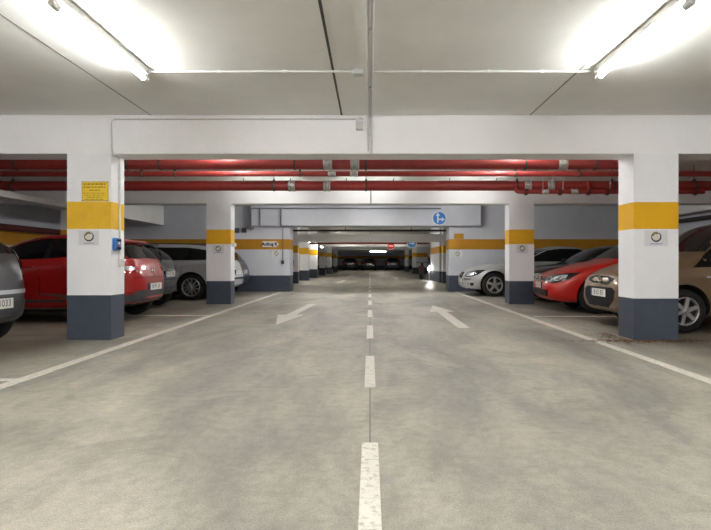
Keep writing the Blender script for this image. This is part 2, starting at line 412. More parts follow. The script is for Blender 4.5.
def PX(px, Y): return (px-VX)*Y/FPX
p1 = pipe('thick red pipe hung closest behind the first beam', XL+.05, 3.62, 7.82, 2.345, .081, [PX(328, 7.82), PX(355, 7.82), PX(562, 7.82)], [PX(q, 7.82) for q in (17, 128, 161, 295, 366, 525, 595)])
mb = MB(); mb.cyl((3.53, 7.80, 2.37), (3.53, 7.62, 2.37), .085, 'redpipe', 22); mb.cyl((3.53, 7.62, 2.37), (3.53, 7.60, 2.37), .085, 'redpipe', 22, .06)
o = obj('end_cap', mb, p1); o.location = -Vector(p1.location)
pipe('thin red pipe between the two thick red pipes', XL+.05, XR-.2, 8.7, 2.345, .043, [PX(332, 8.7), PX(354, 8.7)], [PX(q, 8.7) for q in (142, 175, 300, 515, 579)])
p3 = pipe('thick lower red pipe with grey bands crossing in front of the second beam', XL+.05, XR-.2, 10.08, 2.345, .09, [PX(q, 10.08) for q in (292, 327, 527, 550)], [PX(q, 10.08) for q in (13, 274, 366, 517, 612, 694)])
def branch(nm, mb): o = obj(nm, mb, p3); o.location = -Vector(p3.location)
mb = MB(); mb.cyl((PX(519, 9.9), 9.9, 2.215), (PX(704, 9.9), 9.9, 2.215), .04, 'redpipe', 20); branch('branch_pipe', mb)
for q in (526, 560, 588, 607, 622, 695):
    mb = MB(); ring(mb, PX(q, 9.9), 9.9, 2.215, .052, .07, 'darkred'); mb.cyl((PX(q, 9.9), 9.9, 2.215), (PX(q, 9.9), 9.9, 2.15), .025, 'darkred', 12); branch('fitting', mb)
for q in (545, 574):
    mb = MB()
    for d in (-.045, .045): ring(mb, PX(q, 9.9)+d, 9.9, 2.215, .05, .03, 'galv')
    ring(mb, PX(q, 9.9), 9.9, 2.215, .046, .08, 'galv'); branch('coupling', mb)
mb = MB(); mb.tube([(PX(519, 9.9), 9.9, 2.215), (PX(517, 9.9), 9.9, 2.225), (PX(516.5, 9.9), 9.93, 2.26), (PX(517, 9.9), 10.0, 2.30)], .038, 'redpipe', 12); branch('elbow', mb)
mb = MB(); mb.cyl((PX(590, 9.9), 9.9, 2.215), (PX(590, 9.9), 9.98, 2.40), .03, 'redpipe', 12); branch('riser', mb)
for q in (531, 543, 552, 563, 610):
    mb = MB(); mb.cyl((PX(q, 9.9), 9.9, 2.25), (PX(q, 9.9), 9.9, CEIL), .006, 'galv', 8); branch('hanger_rod', mb)
mb = MB(); mb.cyl((-8.36, 7.2, 1.75), (-8.36, 17.5, 1.75), .075, 'darkred', 16); o = obj('wall_pipe', mb)
tag(o, 'dark red pipe along the left wall above the red hatchback roof', 'pipe')
mb = MB(); mb.cyl((8.4, 7.2, 2.06), (8.4, 17.5, 2.06), .055, 'darkmetal', 14); o = obj('wall_pipe', mb)
tag(o, 'dark pipe high on the right wall above the bronze car', 'pipe')
pipe('distant red pipe crossing the lane beyond the lintel', -4, 3.4, 30, 1.97, .05, [], [-3, 0, 3])
r = empty('cable_tray', (0, 20, 2.09), 'dark cable tray crossing the lane just beyond the lintel', 'cable tray')
mb = MB(); mb.box(-3.6, 3.6, -.08, .08, -.03, .03, 'darkmetal'); obj('tray', mb, r)
for x in (-.9, 1.5):
    mb = MB(); mb.cyl((x, 0, .03), (x, 0, CEIL-2.09), .012, 'darkmetal', 8); obj('hanger', mb, r)

# ------------------------------------------------------------------ conduits and boxes
def conduit(label, pts, rad=.011, m='conduit', clips=(), name='conduit', extra=()):
    c = pts[0]; root = empty(name, c, label, 'conduit')
    mb = MB(); mb.tube(pts, rad, m, 8)
    for q in extra: mb.tube(q, rad, m, 8)
    o = obj('pipe_run', mb, root); o.location = -Vector(c)
    for p in clips:
        mb = MB(); mb.box(p[0]-.014, p[0]+.014, p[1]-.014, p[1]+.014, p[2]-.014, p[2]+.014, m, .003)
        o = obj('clip', mb, root); o.location = -Vector(c)
    return root
def rounded(pts, r=.05, n=5):
    out = [Vector(pts[0])]
    for a, b, c in zip(pts, pts[1:], pts[2:]):
        a, b, c = Vector(a), Vector(b), Vector(c)
        p = b+(a-b).normalized()*r; q = b+(c-b).normalized()*r
        for i in range(n+1):
            t = i/n; out.append(p*(1-t)**2+b*2*t*(1-t)+q*t*t)
    out.append(Vector(pts[-1])); return out
zc = CEIL-.016
conduit('white conduit on the ceiling running to the lit tube beside the yellow notice pillar', [(-2.05, 5.12, zc), (-.16, 5.12, zc)], clips=[(x, 5.12, zc) for x in (-1.9, -1.4, -.8, -.3)])
conduit('white conduit on the ceiling running to the lit tube over the bronze car side', [(.04, 5.12, zc), (2.05, 5.12, zc)], clips=[(x, 5.12, zc) for x in (.5, 1.1, 1.6)])
def wallbox(name, label, x0, x1, y0, y1, z0, z1, m, cat, bev=.008):
    mb = MB(); mb.box(x0, x1, y0, y1, z0, z1, m, bev); return tag(obj(name, mb), label, cat)
wallbox('junction_box', 'small grey junction box on the ceiling left of the centre conduit', -.16, -.06, 5.07, 5.17, CEIL-.05, CEIL, 'box', 'junction box')
ZB = CEIL-.016
conduit('pair of white conduits running along the ceiling to the beam and down its face', rounded([(-.02, YB+.1, ZB), (-.02, 6.685, ZB), (-.02, 6.685, SOFF+.03)], .03),
        clips=[(-.0, 4.2, ZB), (0, 5.6, ZB), (0, 6.685, 2.5)], extra=[rounded([(.02, YB+.1, ZB), (.02, 6.685, ZB), (.02, 6.685, SOFF-.02)], .03)])
conduit('thin conduit down the face of the second beam', [(.02, 12.385, CEIL-.01), (.02, 12.385, SOFF)], .012, 'greyconduit')
mb = MB(); mb.tube(rounded([(-.08, 6.675, CEIL-.06), (-.12, 6.675, CEIL-.03), (-.16, 6.675, CEIL-.08)], .02), .009, 'conduit', 8)
mb.box(-.17, -.08, 6.635, 6.70, CEIL-.19, CEIL-.09, 'box', .008)
tag(obj('junction_box', mb), 'small grey box with a bent feed high on the first beam', 'junction box')
conduit('white conduit along the top of the first beam and down to the soffit', rounded([(-.17, 6.684, CEIL-.05), (-3.135, 6.684, CEIL-.05), (-3.135, 6.684, SOFF+.03), (-3.12, 6.684, SOFF-.015)], .06), .012,
        clips=[(x, 6.684, CEIL-.05) for x in (-2.8, -2, -1.3, -.7)])
conduit('white conduit running down the inner side of the yellow notice pillar', rounded([(-3.143, 6.72, SOFF-.012), (-3.143, 6.91, SOFF-.012), (-3.143, 6.91, .98)], .05), .012, clips=[(-3.143, 6.91, z) for z in (2.0, 1.5, 1.2)])
r = empty('light_switch', (-3.155, 6.93, .94), 'grey switch box at the foot of the pillar conduit', 'switch')
mb = MB(); mb.box(0, .045, -.045, .045, -.05, .05, 'box', .008); obj('housing', mb, r)
mb = MB(); mb.box(.045, .056, -.02, .02, -.025, .025, 'box', .003); obj('rocker', mb, r)
r = empty('button_station', (-3.155, 6.80, 1.17), 'blue button box on the inner side of the yellow notice pillar', 'button box')
mb = MB(); mb.box(0, .05, -.075, .075, -.075, .075, 'bluebox', .012); obj('housing', mb, r)
for z, m in ((.048, 'dark'), (.012, 'signwhite'), (-.015, 'signred'), (-.048, 'dark')):
    mb = MB(); hw = .05 if m == 'dark' else .016; mb.box(.05, .060, -hw, hw, z-.013, z+.013, m, .003); obj('button', mb, r)

# lift wall fittings (wall face y = 17.6)
WY = 17.6
def WX(px, Y=WY): return (px-VX)*Y/FPX
def WZ(py, Y=WY): return CH+(VY-py)*Y/FPX
zt, zb = WZ(208.5, 17.38), WZ(227, 17.58)
conduit('grey conduit loop high on the lift wall, top run standing for a shadow line', rounded([(WX(441, 17.36), 17.352, zt), (WX(251, 17.36), 17.352, zt)], .03), .022, 'greyconduit',  # long top run also draws the shadow line under the beam
        extra=[[(WX(251, 17.36), 17.352, zt), (WX(251, 17.36), 17.352, zb)], [(WX(260, 17.36), 17.352, zt), (WX(260, 17.36), 17.352, zb+.03)], [(WX(281, 17.36), 17.352, zt), (WX(281, 17.36), 17.352, zb)]])
conduit('grey conduit running down the lift wall to a switch', [(WX(283), WY-.014, 2.09), (WX(283), WY-.014, WZ(261))], .012, 'greyconduit')
wallbox('light_switch', 'small dark switch box on the lift wall under a conduit', WX(281.5), WX(284), WY-.05, WY, WZ(264), WZ(260.5), 'darkmetal', 'switch')
wallbox('junction_box', 'dark junction box on the lift wall under the conduit loop', WX(249), WX(253.5), WY-.28, WY, WZ(229.5), WZ(226.5), 'greyconduit', 'junction box')
for x0, lb in ((234.5, 'square vent grille on the lift wall next to the pillar'), (241.8, 'square vent grille on the lift wall next to the conduit loop')):
    r = empty('vent_grille', (WX(x0), WY, WZ(233)), lb, 'vent')
    mb = MB(); w = .16; mb.box(0, w, -.03, 0, 0, w, 'greyconduit', .005); obj('frame', mb, r)
    mb = MB()
    for i in range(5): mb.box(.02, w-.02, -.036, -.028, .02+i*.026, .033+i*.026, 'darkmetal')
    obj('louvre', mb, r)
wallbox('pillar_bracket', 'small white sensor box on the side of the second left pillar', -3.14, -3.06, 12.45, 12.6, 1.30, 1.38, 'signwhite', 'sensor box')

# ------------------------------------------------------------------ signs
def emblem(mb, fn, cx, cz, r):
    def arc(c, rad, a0, a1, n=22): return [(c[0]+rad*math.cos(math.radians(a0+(a1-a0)*i/n)), c[1]+rad*math.sin(math.radians(a0+(a1-a0)*i/n))) for i in range(n+1)]
    def fill(poly, m): mb.prism([(cx+u*r, cz+v*r) for u, v in poly], fn, m)
    o = arc((0, 0), 1, 150, 415); i = arc((-.04, .10), .80, 150, 415)
    for a, b, c, d in zip(o, o[1:], i[1:], i): fill([a, b, c, d], 'ink')
    o = arc((0, 0), 1.0, 75, 165, 10); i = arc((.12, -.1), .72, 75, 165, 10)
    for a, b, c, d in zip(o, o[1:], i[1:], i): fill([a, b, c, d], 'olive')
    fill([(.02, 1.06), (.02, .45), (.55, .62)], 'olive')
    fill(arc((-.08, -.10), .50, 0, 345, 22), 'cream')
def dot_sign(x0, x1, z0, z1, y, label, grp=None):
    r = empty('pillar_sign', ((x0+x1)/2, y, z0), label, 'sign', grp)
    w = x1-x0; h = z1-z0
    mb = MB(); mb.box(-w/2, w/2, -.006, 0, 0, h, 'signgrey', .002); obj('plate', mb, r)
    fn = lambda u, v, q: (u, -.0062-.0015*q, v)
    mb = MB(); emblem(mb, fn, 0, h*.58, h*.33); obj('emblem', mb, r)
    mb = MB()
    u = -.26*w
    for ww in (.05, .07, .06, .08, .06, .05, .07):
        mb.prism([(u, h*.11), (u+ww*w, h*.11), (u+ww*w, h*.165), (u, h*.165)], fn, 'blueink'); u += ww*w+.012*w
    obj('caption', mb, r)
dot_sign(PX(79, 6.7), PX(99.5, 6.7), 1.155, 1.335, 6.7, 'pale square sign with a round emblem under the yellow band of the notice pillar')
dot_sign(PX(644.5, 6.7), PX(667.5, 6.7), 1.145, 1.335, 6.7, 'pale square sign with a round emblem on the pillar hiding the bronze car')
dot_sign(PX(212.5, 12.4), PX(224, 12.4), 1.14, 1.33, 12.4, 'pale square sign with a round emblem on the pillar hiding the silver estate')
dot_sign(PX(516.5, 12.4), PX(528, 12.4), 1.15, 1.34, 12.4, 'pale square sign with a round emblem on the pillar beside the silver saloon')
dot_sign(WX(273.5), WX(279.5), 1.11, 1.31, WY, 'pale square sign with a round emblem on the lift wall')
wallbox('sign_edge', 'narrow bright white plate beside the emblem sign on the lift wall', WX(271.6), WX(273.0), WY-.03, WY, 1.08, 1.33, 'signwhite', 'plate', .004)
dot_sign(WX(455), WX(460), 1.10, 1.30, WY, 'pale square sign with a round emblem on the wall behind the silver saloon')
wallbox('sign_edge', 'narrow bright white plate beside the emblem sign behind the silver saloon', WX(460.6), WX(462), WY-.03, WY, 1.10, 1.32, 'signwhite', 'plate', .004)
r = empty('notice_sign', (PX(95.3, 6.7), 6.7, 1.69), 'yellow printed notice screwed to the pillar above its yellow band', 'sign')
mb = MB(); w, h = .325, .24
mb.box(-w/2, w/2, -.006, 0, 0, h, 'signyellow', .002); obj('plate', mb, r)
fn = lambda u, v, q: (u, -.0062-.0015*q, v)
mb = MB()
rnd = random.Random(3)
for zz, x0, x1, hh in ((.200, -.135, .125, .016), (.165, -.14, .125, .012), (.128, -.07, .06, .010), (.095, -.14, .12, .006), (.070, -.13, .12, .006), (.045, -.10, .09, .007), (.018, -.12, .10, .007)):
    u = x0
    while u < x1:
        ww = min(rnd.uniform(.02, .06), x1-u); mb.prism([(u, zz), (u+ww, zz), (u+ww, zz+hh), (u, zz+hh)], fn, 'signtext'); u += ww+.010
obj('print', mb, r)
mb = MB()
for a, b, c, d in ((-w/2, w/2, h-.008, h-.002), (-w/2, w/2, .002, .008), (-w/2+.001, -w/2+.006, 0, h), (w/2-.006, w/2-.001, 0, h)):
    mb.prism([(a, c), (b, c), (b, d), (a, d)], fn, 'signtext')
obj('border', mb, r)
# lift sign with its words
xa, xb = WX(262.5), WX(279); zc0, zc1 = WZ(247), WZ(241.3)
r = empty('direction_sign', ((xa+xb)/2, WY, zc0), 'white arrow shaped sign reading Aufzug B on the yellow band', 'sign')
w = xb-xa; h = zc1-zc0
mb = MB(); mb.prism([(-w/2, 0), (w/2-.09, 0), (w/2, h/2), (w/2-.09, h), (-w/2, h)], lambda u, v, q: (u, -.02*q, v), 'signwhite'); obj('plate', mb, r)
mb = MB(); text_into(mb, 'Aufzug B', .135, lambda u, v, q: (u-.04, -.022, v+h/2), 'dark', .006); obj('lettering', mb, r)
wallbox('ochre_plate', 'small ochre square plate above the yellow band behind the silver saloon', WX(454), WX(463.5), WY-.02, WY, 1.685, WZ(233.6), 'yellowpaint2', 'sign', .004)
# blue round road signs
def round_sign(px, py, Y, rad, label, parts):
    r = empty('road_sign', (WX(px, Y), Y, WZ(py, Y)), label, 'sign')
    mb = MB(); mb.lathe([(-.012, rad), (0, rad)], 'signwhite', 'y', 36); obj('rim', mb, r)
    mb = MB(); mb.lathe([(-.016, rad*.86), (-.012, rad*.86)], parts[0], 'y', 36); obj('face', mb, r)
    fn = lambda u, v, q: (u*rad, -.0165-.002*q, v*rad)
    mb = MB()
    for p in parts[1]: mb.prism(p, fn, 'signwhite')
    obj('arrow', mb, r)
    return r
up_right = [[(-.30, -.62), (-.12, -.62), (-.12, .40), (-.30, .40)], [(-.21, .78), (-.50, .34), (.08, .34)],
            [(-.12, -.24), (.36, -.24), (.36, -.06), (-.12, -.06)], [(.76, -.15), (.34, .14), (.34, -.44)]]
rs = round_sign(439.3, 218.3, 17.36, .232, 'round blue sign with arrows ahead and right on the lintel', ('signblue', up_right))
round_sign(412, 243.2, 28, .25, 'distant round blue sign beyond the low beam', ('signblue', [[(-.6, -.1), (.1, -.1), (.1, .1), (-.6, .1)], [(.6, 0), (.1, .35), (.1, -.35)]]))
o = round_sign(391, 246.0, 36, .25, 'distant round red no entry sign above the lane', ('signred', [[(-.62, -.14), (.62, -.14), (.62, .14), (-.62, .14)]]))

# ------------------------------------------------------------------ things far down the lane
def bottle(px, Y, label):
    r = empty('fire_extinguisher', (WX(px, Y), Y, .62), label, 'fire extinguisher')
    mb = MB(); mb.lathe([(0, .05), (0, .075), (.40, .075), (.46, .05), (.48, .03)], 'signred', 'z', 18); obj('cylinder', mb, r)
    mb = MB(); mb.cyl((0, 0, .48), (0, 0, .53), .018, 'dark', 10); mb.box(-.01, .08, -.012, .012, .53, .55, 'dark'); obj('valve', mb, r)
    mb = MB(); mb.tube([(.02, -.02, .5), (.09, -.04, .42), (.085, -.05, .15)], .012, 'dark', 8); obj('hose', mb, r)
    mb = MB(); mb.box(-.05, .06, .07, .15, .1, .4, 'darkmetal'); obj('bracket', mb, r)
bottle(291.5, 24.25, 'red fire extinguisher hanging on the far pillar beside the lift wall')
# work light on a thin pole
wx = WX(429.2, 28.6); r = empty('pole_lamp', (wx, 28.6, 0), 'small bright white lamp low on a thin pole by the far pillars', 'lamp')
mb = MB(); mb.cyl((0, 0, .02), (0, 0, CEIL), .018, 'box', 10); mb.cyl((0, 0, 0), (0, 0, .02), .12, 'darkmetal', 18); obj('pole', mb, r)
mb = MB(); mb.box(-.05, .05, -.03, .03, .80, 1.16, 'dark', .01); obj('control_box', mb, r)
M['worklamp'] = mat('lit_work_lamp', (1, 1, 1, 1), .4, emit=(1, .98, .94, 1), strength=9)
mb = MB(); bm = bmesh.new(); bmesh.ops.create_uvsphere(bm, u_segments=16, v_segments=10, radius=.09, matrix=Matrix.Translation((0, -.06, .60))); mb.bm(bm, 'worklamp', True); obj('bulb', mb, r)
mb = MB(); mb.box(-.04, .04, -.01, .03, .50, .70, 'dark', .01); obj('lamp_holder', mb, r)
sp = bpy.data.lights.new('floor_glint_spot', 'SPOT'); sp.energy = 16; sp.spot_size = math.radians(4.6); sp.spot_blend = .9; sp.shadow_soft_size = .04; sp.color = (1, .98, .93)  # aimed spot added to draw the lamp's floor reflection as a bright patch
so = bpy.data.objects.new('floor_glint_spot', sp); C.objects.link(so); so.parent = r; so.location = (0, -.2, .60)
so.rotation_euler = (math.radians(90-5.4), 0, math.radians(173.85))
# motorcycle beside the far wall
mx = WX(421.5, 30); r = empty('motorcycle', (mx, 30, 0), 'small dark two wheeler parked beside the far partition wall', 'motorcycle')
for dy, nm in ((-.5, 'wheel'), (.55, 'wheel')):
    mb = MB(); mb.lathe([(-.05, .22), (-.05, .27), (-.02, .30), (.02, .30), (.05, .27), (.05, .22)], 'rubber', 'x', 24, (0, dy, .30))
    mb.lathe([(-.02, .05), (-.02, .22), (.02, .22), (.02, .05)], 'alloy', 'x', 24, (0, dy, .30)); obj(nm, mb, r)
mb = MB(); mb.tube([(0, -.5, .3), (0, -.33, .72), (0, -.28, .9)], .03, 'darkmetal', 8); mb.tube([(0, -.3, .65), (0, 0, .35), (0, .55, .3)], .035, 'darkmetal', 8); obj('frame', mb, r)
mb = MB(); mb.box(-.13, .13, -.2, .15, .30, .62, 'darkred', .05); mb.box(-.11, .11, -.25, .05, .62, .76, 'darkred', .05); obj('bodywork', mb, r)
mb = MB(); mb.box(-.12, .12, .02, .62, .62, .72, 'dark', .04); obj('saddle', mb, r)
mb = MB(); mb.tube([(-.32, -.2, .92), (-.2, -.27, .93), (0, -.28, .9), (.2, -.27, .93), (.32, -.2, .92)], .018, 'dark', 8); mb.cyl((-.05, -.36, .82), (.05, -.36, .82), .08, 'dark', 14); obj('handlebar', mb, r)

# ------------------------------------------------------------------ cars
def pchip(keys):
    xs = [k[0] for k in keys]; ys = [k[1] for k in keys]; n = len(xs)
    d = [(ys[i+1]-ys[i])/(xs[i+1]-xs[i]) for i in range(n-1)]
    m = [d[0]]+[0 if d[i-1]*d[i] <= 0 else 2*d[i-1]*d[i]/(d[i-1]+d[i]) for i in range(1, n-1)]+[d[-1]]
    def f(x):
        if x <= xs[0]: return ys[0]
        if x >= xs[-1]: return ys[-1]
        i = max(j for j in range(n-1) if xs[j] <= x); h = xs[i+1]-xs[i]; t = (x-xs[i])/h
        return ys[i]*(2*t**3-3*t*t+1)+m[i]*h*(t**3-2*t*t+t)+ys[i+1]*(-2*t**3+3*t*t)+m[i+1]*h*(t**3-t*t)
    return f
def chaikin(p, n):
    for _ in range(n):
        q = [p[0]]
        for a, b in zip(p, p[1:]):
            q += [(a[0]*.75+b[0]*.25, a[1]*.75+b[1]*.25), (a[0]*.25+b[0]*.75, a[1]*.25+b[1]*.75)]
        q.append(p[-1]); p = q
    return p
def clip(poly, ax, lim, keep_less):
    out = []; n = len(poly)
    ins = lambda p: (p[0]+ax*p[1] <= lim) == keep_less
    for i in range(n):
        a, b = poly[i], poly[(i+1) % n]
        if ins(a): out.append(a)
        if ins(a) != ins(b):
            fa, fb = a[0]+ax*a[1]-lim, b[0]+ax*b[1]-lim; t = fa/(fa-fb)
            out.append((a[0]+(b[0]-a[0])*t, a[1]+(b[1]-a[1])*t))
    return out

class Car:
    """car frame: x from the nose (0) to the tail (L), y across, z up"""
    def __init__(s, name, label, loc, spec, paint, rotz=0, group=None):
        s.sp = spec; s.L = spec['L']; s.W = spec['W']; s.paint = paint
        s.root = empty(name, loc, label, 'car', group); s.root.rotation_euler = (0, 0, rotz)
        s.off = Vector((-s.L/2, 0, 0))
        top = pchip(spec['top']); bot = pchip(spec['bot']); wid = pchip(spec['wid']); belt = pchip(spec['belt']); rw = pchip(spec['roofw'])
        xs = []
        n = 84
        for i in range(n+1):
            t = i/n; xs.append(s.L*(.5-.5*math.cos(PI*t))*.6+s.L*t*.4)
        secs = []
        for x in xs:
            zt, zb, w = top(x), bot(x), wid(x); zs = min(belt(x), zt-.045)
            zs = max(zs, zb+.1); rr = min(rw(x), w*.9)
            lift = min(.07, (zt-zs)*.45)
            h = [(0, zb), (.80*w, zb), (.95*w, zb+.07), (w*.995, zb+.5*(zs-zb)), (w, zs-.10 if zs-.10 > zb+.5*(zs-zb) else zs-.02), (w*.955, zs), (rr, zt-lift), (.72*rr, zt-lift*.22), (0, zt)]
            h = chaikin(h, 2)
            secs.append([(x, -p[0], p[1]) for p in h]+[(x, p[0], p[1]) for p in reversed(h[1:-1])])
        vs = [p for sec in secs for p in sec]; k = len(secs[0]); fs = []
        for i in range(len(secs)-1):
            for j in range(k):
                fs.append((i*k+j, i*k+(j+1) % k, (i+1)*k+(j+1) % k, (i+1)*k+j))
        for i, rev in ((0, False), (len(secs)-1, True)):
            c = len(vs); q = secs[i]; vs.append((q[0][0], 0, (q[0][2]+q[len(q)//2][2])/2))
            for j in range(k):
                a, b = i*k+j, i*k+(j+1) % k
                fs.append((a, b, c) if rev else (b, a, c))
        me = bpy.data.meshes.new('body'); me.from_pydata(vs, [], fs)
        bm = bmesh.new(); bm.from_mesh(me); bmesh.ops.recalc_face_normals(bm, faces=bm.faces[:]); bm.to_mesh(me)
        s.bvh = BVHTree.FromBMesh(bm); bm.free()
        o = bpy.data.objects.new('body', me); C.objects.link(o)
        # wheel arches
        cb = MB(); R = spec['r']+.055
        for ax in spec['axles']:
            for sg in (-1, 1): cb.cyl((ax, sg*(s.W+.3), spec['r']+.01), (ax, sg*(s.W-.30), spec['r']+.01), R, 'arch', 40)
        cut = obj('cut', cb)
        md = o.modifiers.new('b', 'BOOLEAN'); md.operation = 'DIFFERENCE'; md.object = cut; md.solver = 'EXACT'
        dg = bpy.context.evaluated_depsgraph_get(); dg.update()
        me2 = bpy.data.meshes.new_from_object(o.evaluated_get(dg))
        o.modifiers.clear(); bpy.data.objects.remove(cut)
        o.data = me2; me2.materials.clear(); me2.materials.append(M[paint]); me2.materials.append(M['arch'])
        for p in me2.polygons:
            p.use_smooth = True; p.material_index = 0
            c = p.center
            for ax in spec['axles']:
                if math.hypot(c.x-ax, c.z-spec['r']-.01) < R+.002 and abs(c.y) < s.W-.004: p.material_index = 1
            if p.normal.z < -.9 and c.z < .32: p.material_index = 1
        me2.set_sharp_from_angle(angle=math.radians(38))
        o.parent = s.root; o.location = s.off; s.body = o
        if spec.get('wheels', True): s.wheels()
    def part(s, name, me, parent=None):
        o = link(name, me, parent or s.root)
        o.location = (0, 0, 0) if parent else s.off
        return o
    def wheels(s):
        r = s.sp['r']; rr = r*s.sp.get('rim', .66); n = s.sp.get('spokes', 5); tw = .20
        for ax in s.sp['axles']:
            for sg in (-1, 1):
                y = sg*(s.W-.115)
                mb = MB(); prof = [(-tw/2+.01, rr), (-tw/2, r*.86), (-tw/2+.02, r*.975), (-tw/2+.05, r), (tw/2-.05, r), (tw/2-.02, r*.975), (tw/2, r*.86), (tw/2-.01, rr)]
                mb.lathe(prof, 'rubber', 'y', 36, caps=False)
                w = s.part('wheel', mb.mesh('wheel')); w.location = s.off+Vector((ax, y, r))
                mb = MB(); f = sg*tw/2
                mb.lathe([(f*.96, rr*1.0), (f*1.03, rr*.985), (f*1.0, rr*.90), (f*.50, rr*.86)], 'alloy', 'y', 36, caps=False)
                mb.lathe([(f*.40, .02), (f*.44, rr*.86), (f*.5, rr*.86)], 'rimdark', 'y', 30, caps=False)
                for i in range(n):
                    t = 2*PI*i/n+.3; ww = s.sp.get('spw', .045)
                    dx = Vector((math.cos(t), 0, math.sin(t))); dn = Vector((-math.sin(t), 0, math.cos(t)))
                    pa = [dx*rr*.14+dn*ww*.62, dx*rr*.93+dn*ww*.5, dx*rr*.93-dn*ww*.5, dx*rr*.14-dn*ww*.62]
                    vs = [p+Vector((0, f*.97, 0)) for p in pa]+[p+Vector((0, f*.6, 0)) for p in pa]
                    mb.add(vs, [(0, 1, 2, 3), (0, 4, 5, 1), (1, 5, 6, 2), (2, 6, 7, 3), (3, 7, 4, 0)], 'alloy')
                mb.lathe([(f*.6, rr*.2), (f*.97, rr*.2), (f*1.02, rr*.15), (f*1.02, .002)], 'alloy', 'y', 20)
                s.part('rim', mb.mesh('rim'), w)
    def patch(s, name, poly, d, u, m, off=.004, step=.06, parent=None, thick=.012, flat_at=None):
        d = Vector(d).normalized(); u = Vector(u).normalized(); Z = Vector((0, 0, 1))
        bm = bmesh.new()
        vs = [bm.verts.new((p[0], p[1], 0)) for p in poly]; bm.faces.new(vs)
        for ax in (0, 1):
            lo = min(p[ax] for p in poly); hi = max(p[ax] for p in poly); k = max(1, int((hi-lo)/step))
            for i in range(1, k):
                c = lo+(hi-lo)*i/k; nrm = (1, 0, 0) if ax == 0 else (0, 1, 0); co = (c, 0, 0) if ax == 0 else (0, c, 0)
                bmesh.ops.bisect_plane(bm, geom=bm.verts[:]+bm.edges[:]+bm.faces[:], plane_co=co, plane_no=nrm)
        bmesh.ops.triangulate(bm, faces=[f for f in bm.faces if len(f.verts) > 4])
        info = {}
        cen = Vector((s.L/2, 0, 0))
        for v in bm.verts:
            base = u*v.co.x+Z*v.co.y
            org = base-d*8+d*cen.dot(d)
            hit, nr, _, _ = s.bvh.ray_cast(org, d)
            if hit is None:
                q = base+d*cen.dot(d); hit, nr, _, _ = s.bvh.find_nearest(org+d*6)
            info[v.index] = (hit, nr)
        bm.verts.index_update()
        for i, v in enumerate(bm.verts):
            pass
        cc = [(v, info[v.index]) for v in bm.verts]
        for v, (h, nr) in cc: v.co = h+nr*off
        bnd = [e for e in bm.edges if e.is_boundary]
        nmap = {v: inf for v, inf in cc}
        ret = bmesh.ops.extrude_edge_only(bm, edges=bnd)
        old = [v for v, _ in cc]
        for v in [g for g in ret['geom'] if isinstance(g, bmesh.types.BMVert)]:
            best = min(old, key=lambda q: (q.co-v.co).length_squared); v.co = nmap[best][0]-nmap[best][1]*thick
        bmesh.ops.recalc_face_normals(bm, faces=bm.faces[:])
        me = bpy.data.meshes.new(name); bm.to_mesh(me); bm.free()
        # outward check
        me.materials.append(M[m])
        for p in me.polygons: p.use_smooth = True
        me.set_sharp_from_angle(angle=math.radians(40))
        return s.part(name, me, parent)
    def side(s, name, poly, m, sg=-1, **k): return s.patch(name, poly, (0, -sg, 0), (1, 0, 0), m, **k)
    def front(s, name, poly, m, **k): return s.patch(name, poly, (1, 0, 0), (0, 1, 0), m, **k)
    def rear(s, name, poly, m, **k): return s.patch(name, poly, (-1, 0, 0), (0, 1, 0), m, **k)
    def diagf(s, name, poly, m, sg=-1, **k):
        return s.patch(name, poly, (1, -sg, 0), (1, sg, 0), m, **k)
    def diagr(s, name, poly, m, sg=-1, **k):   # u grows forward along the flank
        L = s.L
        return s.patch(name, [(p[0]-L*.7071, p[1]) for p in poly], (-1, -sg, 0), (-1, sg, 0), m, **k)
    def line(s, name, pts, m, sg=-1, w=.009):
        poly = []; back = []
        for i, p in enumerate(pts):
            a = Vector(pts[max(i-1, 0)]); b = Vector(pts[min(i+1, len(pts)-1)]); d = (b-a).normalized()
            poly.append((p[0]-d.y*w/2, p[1]+d.x*w/2)); back.append((p[0]+d.y*w/2, p[1]-d.x*w/2))
        return s.side(name, poly+back[::-1], m, sg, off=.0015, step=.12, thick=.003)
    def windows(s, dlo, splits, sides=(-1, 1), tilt=-.12, m='glass', gap=.05):
        lims = [-9]+list(splits)+[99]
        for sg in sides:
            for a, b in zip(lims, lims[1:]):
                p = dlo
                if a > -9: p = clip(p, tilt, a+gap/2, False)
                if b < 99: p = clip(p, tilt, b-gap/2, True)
                if len(p) > 2: s.side('side_window', p, m, sg)
            for q in splits:
                p = clip(clip(dlo, tilt, q-gap/2-.004, False), tilt, q+gap/2+.004, True)
                if len(p) > 2: s.side('pillar_trim', p, 'dark', sg, off=.002)
    def glass(s, wind, rearw, m='smoked'):
        def trap(y0, y1, z0, z1):
            zm = (z0+z1)/2; ym = (y0+y1)/2*1.02
            return [(-y0, z0), (0, z0+.015), (y0, z0), (ym, zm), (y1, z1), (0, z1+.02), (-y1, z1), (-ym, zm)]
        s.front('windscreen', trap(*wind), m)
        if rearw: s.rear('rear_window', trap(*rearw), 'glass')
    def plate(s, z, end, text, yc=0, w=.52, h=.11, tilt=0, push=.006):
        d = Vector((1, 0, 0)) if end == 'front' else Vector((-1, 0, 0))
        hits = [s.bvh.ray_cast(Vector((s.L/2, yc+dy, z+dz))-d*8, d)[0] for dy in (-w*.42, 0, w*.42) for dz in (-h*.4, h*.4)]
        x = (min if end == 'front' else max)(h_.x for h_ in hits if h_)
        sg = -1 if end == 'front' else 1
        mb = MB(); mb.box(-.03, 0, -w/2-.01, w/2+.01, -h/2-.008, h/2+.008, 'dark', .003)
        if sg < 0: mb.v = [(-a, b, c) for a, b, c in mb.v]
        o = s.part('number_plate', mb.mesh('number_plate')); o.location = s.off+Vector((x+sg*.012, yc, z))
